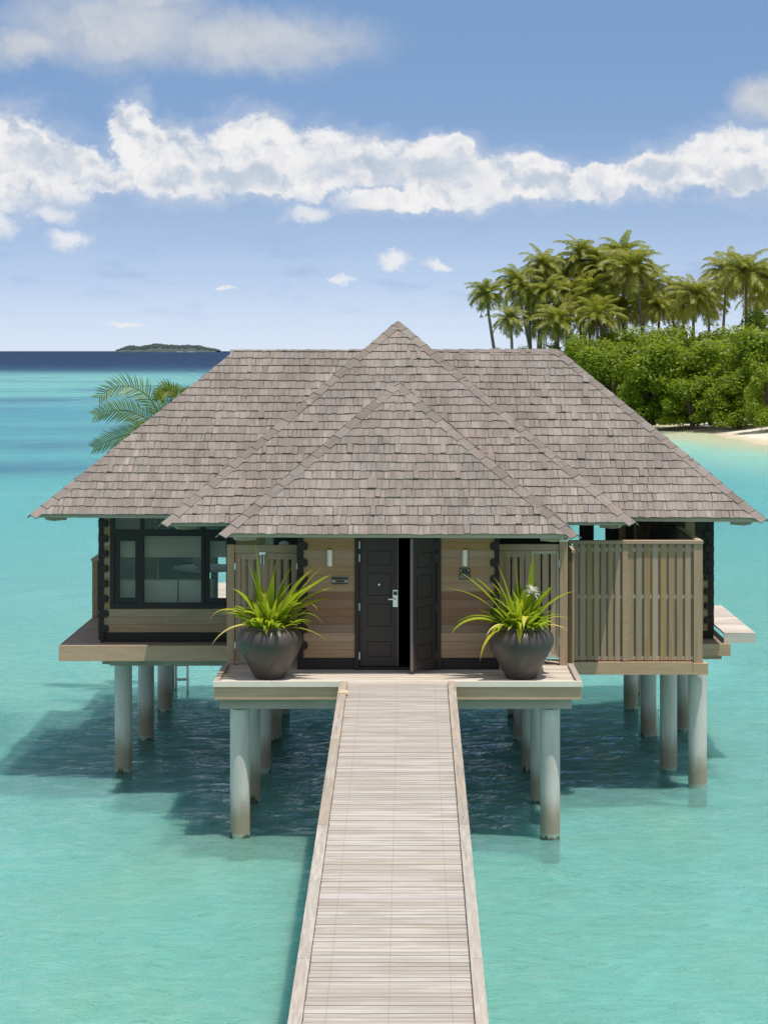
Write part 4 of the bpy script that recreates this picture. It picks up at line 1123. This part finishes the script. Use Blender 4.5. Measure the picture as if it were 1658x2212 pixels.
# ------------------------------------------------------------------ pots and plants
def leaf(mb, base, az, L, el0, el1, w, n=9, twist=0.0, bend=1.3, m=0, fold=.25):
    p = Vector(base); rows = []
    for i in range(n + 1):
        s = i / n; el = el0 + (el1 - el0) * s ** bend
        d = Vector((math.cos(az) * math.cos(el), math.sin(az) * math.cos(el), math.sin(el)))
        side = Vector((-math.sin(az), math.cos(az), 0)); up = d.cross(side) * -1
        tw = twist * s; sd = side * math.cos(tw) + up * math.sin(tw); upn = sd.cross(d)
        if upn.z < 0: upn = -upn
        ww = w * (.45 + .55 * min(1, s * 3)) * (1 - max(0, (s - .35) / .65) ** 1.7) * .5 + .0008
        rows.append([p - sd * ww + upn * ww * fold, p, p + sd * ww + upn * ww * fold])
        p = p + d * (L / n)
    mb.grid(rows, m=m)
def potted(xc, yc, label_pot, label_plant, seed, hero, yel, flowers, lean):
    pot = thing('plant_pot', (xc, yc, DZ + .003), label_pot, 'plant pot', 'dark pots flanking the doors')
    prof = [(.222, 0), (.235, .01), (.30, .13), (.385, .29), (.46, .43), (.505, .54), (.512, .60), (.495, .67), (.45, .735), (.395, .775), (.375, .785), (.385, .805), (.37, .815), (.345, .80), (.345, .70)]
    mb = MB(); mb.lathe([(r * 1.0, z) for r, z in prof], (xc, yc, DZ + .003), 56, cap1=False); mb.build('pot_body', M['pot'], pot, smooth=True)
    mb = MB(); mb.lathe([(.01, .755), (.20, .765), (.34, .745)], (xc, yc, DZ), 24, cap1=False); mb.build('soil', M['soil'], pot, smooth=True)
    pl = thing('spider_lily', (xc, yc, DZ + .76), label_plant, 'plant', 'strap leaved lilies in the pots')
    rng = random.Random(seed); z0 = DZ + .76
    mb = MB()
    for (u, v, L, az, e0, e1, w) in hero:
        leaf(mb, (xc + u, yc + v, z0), az, L * 1.12, e0, e1, w * 1.85, 12, rng.uniform(-.6, .6), 1.6)
    for k in range(130):        # dense low skirt
        az = rng.uniform(0, 2 * math.pi); r = rng.uniform(.02, .31)
        e0 = R(rng.uniform(40, 82)) * (1.15 - r); L = rng.uniform(.24, .60)
        leaf(mb, (xc + r * math.cos(az), yc + r * math.sin(az), z0 - .01), az + rng.uniform(-.5, .5), L, e0, e0 - R(rng.uniform(30, 120)), rng.uniform(.05, .10), 8, rng.uniform(-.8, .8))
    for k in range(46):
        az = rng.uniform(0, 2 * math.pi); r = rng.uniform(.0, .2)
        e0 = R(rng.uniform(62, 88)); L = rng.uniform(.48, .86)
        leaf(mb, (xc + r * math.cos(az), yc + r * math.sin(az), z0), az, L, e0, e0 - R(rng.uniform(20, 75)), rng.uniform(.07, .105), 9, rng.uniform(-.8, .8))
    for k in range(40):        # grassy blades
        az = rng.uniform(0, 2 * math.pi); r = rng.uniform(.1, .33)
        leaf(mb, (xc + r * math.cos(az), yc + r * math.sin(az), z0), az, rng.uniform(.15, .36), R(rng.uniform(30, 75)), R(rng.uniform(-50, 40)), rng.uniform(.008, .016), 6)
    mb.build('foliage', M['lily'], pl, smooth=True)
    mb = MB()
    for (u, v, L, az, e0, e1, w, bend) in yel: leaf(mb, (xc + u, yc + v, z0 + .01), az, L * 1.12, e0, e1, w * 1.35, 14, rng.uniform(-.3, .3), bend)
    for k in range(7):
        az = rng.uniform(0, 2 * math.pi); r = rng.uniform(.1, .3)
        leaf(mb, (xc + r * math.cos(az), yc + r * math.sin(az), z0), az, rng.uniform(.2, .36), R(rng.uniform(40, 70)), R(rng.uniform(-70, -20)), rng.uniform(.025, .045), 8)
    mb.build('withered_leaf', M['yellow'], pl, smooth=True)
    for (x, y, z, r, np_) in flowers:
        mb = MB(); mb.tube([(xc + x * .4, yc + y, z0), (xc + x * .8, yc + y, z0 + z * .6), (xc + x, yc + y, z0 + z - r * .3)], [.016, .014, .011], 8)
        mb.build('flower_stalk', M['lily'], pl, smooth=True)
        mb = MB(); c = Vector((xc + x, yc + y, z0 + z - r * .4))
        for k in range(np_):
            a_ = rng.uniform(0, 2 * math.pi); e_ = R(rng.uniform(-10, 88))
            leaf(mb, c, a_, r * rng.uniform(.8, 1.1), e_, e_ - R(rng.uniform(40, 110)), r * .085, 6)
        mb.build('flower', M['petal'], pl)
P_ = math.pi
heroL = [(-.12, 0, 1.22, P_ * .95, R(86), R(84), .085), (-.08, -.02, 1.0, P_ * .9, R(80), R(62), .08), (-.05, .05, .98, P_ * .15, R(84), R(74), .075), (.0, -.03, .95, 0.1, R(80), R(50), .07),
         (.05, 0, 1.05, .15, R(66), R(35), .09), (.07, -.04, 1.12, .0, R(55), R(22), .095), (.09, .03, 1.02, -.1, R(50), R(8), .09), (.05, -.06, .98, -.25, R(60), R(15), .085), (.08, .06, .9, .3, R(42), R(-5), .07),
         (.02, .08, .95, .6, R(76), R(60), .06), (-.02, -.06, .85, -1.2, R(80), R(55), .08), (-.1, -.05, .72, P_, R(55), R(-50), .06), (.14, -.05, .78, -.2, R(48), R(-75), .055), (-.06, .08, .9, 2.2, R(75), R(50), .06), (.1, .0, 1.1, .05, R(60), R(40), .06)]
yelL = [(-.12, -.08, .92, P_ * 1.02, R(42), R(-98), .075, 2.2), (-.10, -.16, .82, P_ * 1.06, R(28), R(-62), .10, .9), (.14, -.15, .78, -.10, R(14), R(-42), .075, .9), (-.02, -.14, .62, -1.8, R(84), R(-30), .07, 3.5), (.16, .02, .75, -.15, R(58), R(-95), .045, 2.6), (-.03, -.28, .25, -1.5, R(50), R(-80), .05, 1.0)]
potted(-2.18, 32.42, 'rounded dark glazed pot on the porch left of the doors', 'strap leaved lily with drooping yellow leaves in the left pot', 31, heroL, yelL, [(.30, -.05, .42, .06, 14)], 1)
heroR = [(.0, .03, 1.16, 2.9, R(84), R(88), .055), (.12, 0, 1.08, .8, R(86), R(82), .07), (-.08, 0, .95, P_ * 1.02, R(78), R(66), .085), (-.1, -.04, .80, P_ * 1.0, R(76), R(52), .09), (-.1, -.05, 1.12, P_ * .98, R(54), R(30), .09), (-.12, -.02, 1.15, P_ * 1.02, R(48), R(-2), .05),
         (-.08, .02, 1.0, P_ * .94, R(60), R(28), .08), (.12, -.03, .85, .05, R(55), R(10), .085), (.1, .04, .7, .2, R(68), R(40), .08), (-.14, -.06, .85, P_ * 1.03, R(34), R(-45), .06), (.0, -.05, .62, -1.4, R(82), R(50), .10), (-.05, -.06, .6, -1.9, R(84), R(40), .09), (.06, .05, .75, .9, R(75), R(40), .07), (.16, -.05, .62, -.1, R(40), R(-40), .05), (-.16, -.1, .95, P_ * 1.06, R(30), R(-65), .055)]
yelR = [(.09, -.2, .62, -1.75, R(72), R(-80), .085, 1.2), (-.14, -.18, .5, P_ * 1.16, R(40), R(-70), .06, 1.1), (-.03, -.25, .42, -1.65, R(40), R(-88), .075, .8), (-.2, -.05, .38, P_ * 1.0, R(50), R(10), .05, 1.0), (.2, -.12, .5, -.05, R(30), R(-40), .035, 1.0), (-.22, -.22, .7, P_ * 1.2, R(20), R(-85), .06, .7)]
potted(1.73, 32.42, 'rounded dark glazed pot on the porch right of the doors', 'strap leaved lily with a white spider flower in the right pot', 47, heroR, yelR, [(.17, -.06, .62, .17, 70)], -1)

# ------------------------------------------------------------------ trees
def frond(mb, base, az, L, el0, el1, nl=26, llen=.75, lw=.05, droop=.6, wind=(0, 0), rach=.03, m=0, roll=0.0):
    n = 16; p = Vector(base); pts = []; dirs = []
    for i in range(n + 1):
        s = i / n; el = el0 + (el1 - el0) * s ** 1.25; a = az + wind[0] * s
        d = Vector((math.cos(a) * math.cos(el), math.sin(a) * math.cos(el), math.sin(el)))
        pts.append(p.copy()); dirs.append(d); p = p + d * (L / n)
    mb.tube(pts, [rach * (1 - .85 * i / n) for i in range(n + 1)], 4, m)
    for k in range(nl):
        s = .12 + .88 * k / (nl - 1); x = s * n; i = min(n - 1, int(x)); c = pts[i].lerp(pts[i + 1], x - i); d = dirs[i]
        side = d.cross(Vector((0, 0, 1))).normalized() if abs(d.z) < .98 else Vector((1, 0, 0))
        up = side.cross(d).normalized()
        if roll: side, up = side * math.cos(roll) + up * math.sin(roll), up * math.cos(roll) - side * math.sin(roll)
        ll = llen * (.45 + .55 * math.sin(math.pi * min(1, s * .8 + .18))) * random.uniform(.85, 1.12)
        for sg_ in (-1, 1):
            q = (side * sg_ * .78 + d * .55 + up * random.uniform(.0, .28)).normalized()
            mid_ = c + q * ll * .5 - Vector((0, 0, droop * ll * .12)); tip = c + q * ll * .92 + Vector((wind[1] * ll * .3, 0, -droop * ll * .55))
            wv = d * lw
            b0 = len(mb.v); mb.v += [c - wv * .5, c + wv * .5, mid_ + wv * .6, mid_ - wv * .6, tip]
            mb.f += [(b0, b0 + 1, b0 + 2, b0 + 3), (b0 + 3, b0 + 2, b0 + 4)]; mb.m += [m, m]
def palm_crown(seed, nf=24, L=3.9):
    random.seed(seed); mb = MB()
    for k in range(nf):
        t_ = k / nf; az = k * 2.399 + random.uniform(-.25, .25)
        e0 = R(80 - 105 * t_ + random.uniform(-10, 10)); e1 = e0 - R(random.uniform(60, 115))
        frond(mb, (0, 0, 0), az, L * random.uniform(.82, 1.08), e0, e1, 42, .95, .072, 1.05, (random.uniform(.0, .35) * (1 if math.cos(az) * .6 + math.sin(az) > 0 else -1), -.5), .05)
    for k in range(6):       # dead fronds hanging under the crown
        frond(mb, (0, 0, -.1), random.uniform(0, 6.28), L * random.uniform(.55, .8), R(random.uniform(-50, -20)), R(-88), 22, .6, .07, .6, (.2, 0), .05, 1)
    o = mb.build('crown', [M['palm'], M['dead']]); me = o.data; bpy.data.objects.remove(o); return me
CROWN = [palm_crown(100 + i, 34 + i % 3, 4.0 + .2 * (i % 2)) for i in range(4)]
PALMS = [
 (1049, 637, 228, 1076, .68, 'coconut palm at the far left tip of the grove'), (1115, 613, 232, 1160, .84, 'coconut palm second from the left, its trunk leaning under the crown'),
 (1172, 577, 236, 1168, .82, 'coconut palm with a tall wind tossed crown left of the highest pair'), (1101, 690, 226, 1110, .6, 'short yellowish palm below the two leftmost crowns'),
 (1180, 632, 231, 1152, .8, 'coconut palm with dense dark fronds above the left thicket'), (1231, 636, 234, 1222, .92, 'coconut palm in the crowded middle, hanging low before the tall one'),
 (1256, 560, 238, 1262, 1.0, 'tallest palm on the left of the grove top'), (1300, 580, 236, 1338, .95, 'coconut palm with a slim trunk curving right below the ridge of crowns'),
 (1283, 632, 229, 1268, .8, 'small palm crown between the middle trunks'), (1366, 582, 228, 1404, 1.02, 'coconut palm with a pale trunk leaning right across the gap'),
 (1398, 618, 234, 1376, .88, 'coconut palm with ragged straw coloured fronds beside the leaning trunk'), (1289, 688, 224, 1290, .85, 'low bright green palm fanning out just above the thicket'),
 (1450, 632, 236, 1462, .85, 'thin coconut palm left of the open sky gap'), (1499, 640, 226, 1496, .88, 'palm with yellow green fronds in the middle of the right cluster'),
 (1568, 596, 236, 1560, .95, 'dark coconut palm half hidden behind the big pale one'), (1611, 592, 222, 1612, 1.08, 'large palm with straight trunk and spread pale fronds at the right'),
 (1668, 608, 224, 1660, 1.0, 'palm cut off by the right edge of the picture'), (1205, 696, 226, 1200, .85, 'low dark palm just above the shingle ridge'),
 (1342, 558, 240, 1350, .98, 'coconut palm with the topmost crown on the right of the tall pair'), (1424, 664, 230, 1420, .7, 'short dark palm crouching in the dip of the grove')]
PALMS += [(u, v, y, ub, sc, 'coconut palm crowded into the dense middle of the grove') for (u, v, y, ub, sc) in
          ((1142, 640, 240, 1150, .75), (1205, 598, 241, 1200, .85), (1222, 655, 235, 1225, .8), (1322, 622, 239, 1318, .85), (1345, 668, 230, 1345, .75), (1256, 622, 241, 1250, .85), (1388, 660, 238, 1385, .75), (1165, 690, 233, 1160, .7), (1530, 655, 240, 1530, .8), (1640, 640, 238, 1640, .85), (1475, 660, 239, 1475, .75))]
for i, (u, v, y, ub, sc, lab) in enumerate(PALMS):
    rr = random.Random(i); x, z = PX(u, y), PZ(v, y); xb = PX(ub, y)
    p = thing('coconut_palm', (xb, y, .6), lab, 'palm tree', 'coconut palms on the island')
    mb = MB(); pts = []; rad = []
    for k in range(11):
        s = k / 10; pts.append((xb + (x - xb) * s ** 1.6 + .25 * math.sin(s * 5 + i) * (1 - s), y + rr.uniform(-.1, .1), .55 + (z - .55) * s)); rad.append(.24 - .11 * s + (.10 if k == 0 else 0))
    mb.tube(pts, rad, 8); mb.build('trunk', M['bark'], p, smooth=True)
    c = bpy.data.objects.new('crown', CROWN[i % 4]); col.objects.link(c); c.parent = p
    c.location = (x - xb, 0, z - .6); c.rotation_euler = (rr.uniform(-.28, .28), rr.uniform(-.34, .1), rr.uniform(0, 6.28)); c.scale = (sc, sc, sc * rr.uniform(.9, 1.05))

def bush_crown(seed, n=9500):
    """shrub of radius 1 and height 2, built of clumps of leaves"""
    rr = random.Random(seed); mb = MB(); clumps = []
    for k in range(60):
        a = rr.uniform(0, 2 * math.pi); h = rr.uniform(.06, .97)
        lim = math.sqrt(max(.02, 1 - max(0, h - .45) ** 2 / .34)); rad = lim * math.sqrt(rr.uniform(.2, 1)) * .92
        clumps.append((Vector((rad * math.cos(a), rad * math.sin(a), h * 1.85)), rr.uniform(.17, .34)))
    for k in range(n):
        c, r = clumps[rr.randrange(len(clumps))]
        d = Vector((rr.gauss(0, 1), rr.gauss(0, 1), rr.gauss(.3, 1))).normalized()
        p = c + Vector((d.x * r, d.y * r, d.z * r * .85)) * rr.uniform(.6, 1.1)
        if p.z < .01: continue
        nn = (d * .8 + Vector((rr.gauss(0, .45), rr.gauss(0, .45), rr.gauss(.6, .45)))).normalized()
        t1 = nn.orthogonal().normalized(); t1.rotate(Matrix.Rotation(rr.uniform(0, 6.28), 3, nn)); t2 = nn.cross(t1)
        s = rr.uniform(.035, .062)
        b0 = len(mb.v); mb.v += [p - t1 * s, p - t2 * s * .5, p + t1 * s, p + t2 * s * .5]
        mb.f.append((b0, b0 + 1, b0 + 2, b0 + 3)); mb.m.append(0)
    o = mb.build('foliage', M['bush']); me = o.data; bpy.data.objects.remove(o); return me
BUSH = [bush_crown(200 + i) for i in range(5)]
BUSHES = [
 (1320, 742, 206, 150, 'rounded shrub directly over the sloping right hip of the villa roof'), (1432, 722, 201, 165, 'broad leafy shrub in front of the middle thicket'),
 (1540, 735, 199, 160, 'broad leafy shrub in front of the right thicket'), (1648, 706, 193, 170, 'big bright shrub filling the right edge of the picture'),
 (1268, 724, 213, 130, 'dark shrub emerging behind the end of the shingle ridge'), (1385, 708, 214, 140, 'tall shrub under the palm with the leaning pale trunk'),
 (1478, 702, 213, 140, 'tall shrub under the gap between the palm clusters'), (1592, 706, 212, 150, 'tall shrub under the large pale palm'),
 (1212, 743, 226, 100, 'low shrub touching the right end of the roof ridge'), (1330, 712, 226, 120, 'shrub crest at the foot of the curved slim palm'),
 (1440, 704, 226, 120, 'shrub crest left of the yellow green palm'), (1535, 714, 224, 120, 'shrub crest right of the yellow green palm'),
 (1645, 668, 222, 120, 'highest shrub, rising at the right edge below the palms'), (1148, 750, 236, 80, 'low distant shrub line behind the roof ridge'),
 (1062, 752, 240, 60, 'tiny shrub at the left foot of the palm grove'), (1500, 815, 195, 110, 'low glossy shrub at the sand, middle of the thicket'),
 (1408, 806, 200, 110, 'low shrub at the left end of the beach'), (1590, 812, 191, 110, 'low shrub overhanging the bright sand'),
 (1672, 790, 183, 110, 'shrub reaching lowest over the beach at the right edge')]
for i, (u, v, y, wpx, lab) in enumerate(BUSHES):
    rr = random.Random(50 + i); x = PX(u, y); top = PZ(v, y); w = wpx / F * y * .66; zg = .55
    b = thing('shrub', (x, y, zg), lab, 'shrub', 'shrubs behind the beach')
    c = bpy.data.objects.new('foliage', BUSH[i % 5]); col.objects.link(c); c.parent = b
    c.scale = (w, w * .9, (top - zg) * .5); c.rotation_euler = (0, 0, rr.uniform(0, 6.28))
    mb = MB()
    for k in range(6):
        a = rr.uniform(0, 6.28); r = w * rr.uniform(.1, .55)
        mb.tube([(x + .3 * math.cos(a), y + .3 * math.sin(a), zg - .15), (x + r * .6 * math.cos(a), y + r * .6 * math.sin(a), zg + (top - zg) * .35), (x + r * math.cos(a), y + r * math.sin(a), zg + (top - zg) * .75)], [.16, .11, .05], 6)
    mb.build('stem', M['stem'], b)

def near_palm(x, y, z, seed, fronds, label):
    random.seed(seed)
    p = thing('young_palm', (x, y, LDZ), label, 'palm tree')
    mb = MB(); mb.tube([(x, y, LDZ), (x + .03, y, LDZ + (z - LDZ) * .5), (x, y, z)], [.09, .07, .06], 10); mb.build('trunk', M['bark'], p, smooth=True)
    mb = MB()
    for (az, L, e0, e1) in fronds: frond(mb, (x, y, z), az, L, e0, e1, 32, .46 * min(1, L), .028, .16, (0, -.2), .022, 0, R(62) if math.cos(az) < 0 else -R(62))
    mb.build('crown', M['palmnear'], p)
near_palm(PX(345, 45.6), 45.6, PZ(925, 45.6), 3, [(P_ * 1.03, 1.95, R(86), R(-58)), (P_ * .98, 1.55, R(40), R(-30)), (P_ * .96, 1.55, R(-8), R(-28)), (P_ * 1.25, 1.0, R(-10), R(-60)), (.3, 1.3, R(40), R(-40)), (1.2, 1.4, R(60), R(0)), (5.2, 1.3, R(20), R(-60))], 'young palm arching green fronds past the left slope of the roof')
near_palm(PX(384, 46.0), 46.0, PZ(862, 46.0), 8, [(P_ * .85, .75, R(60), R(-85)), (.2, .6, R(40), R(-60)), (P_ * 1.12, .55, R(60), R(-88))], 'small palm tip peeping over the upper left roof hip')
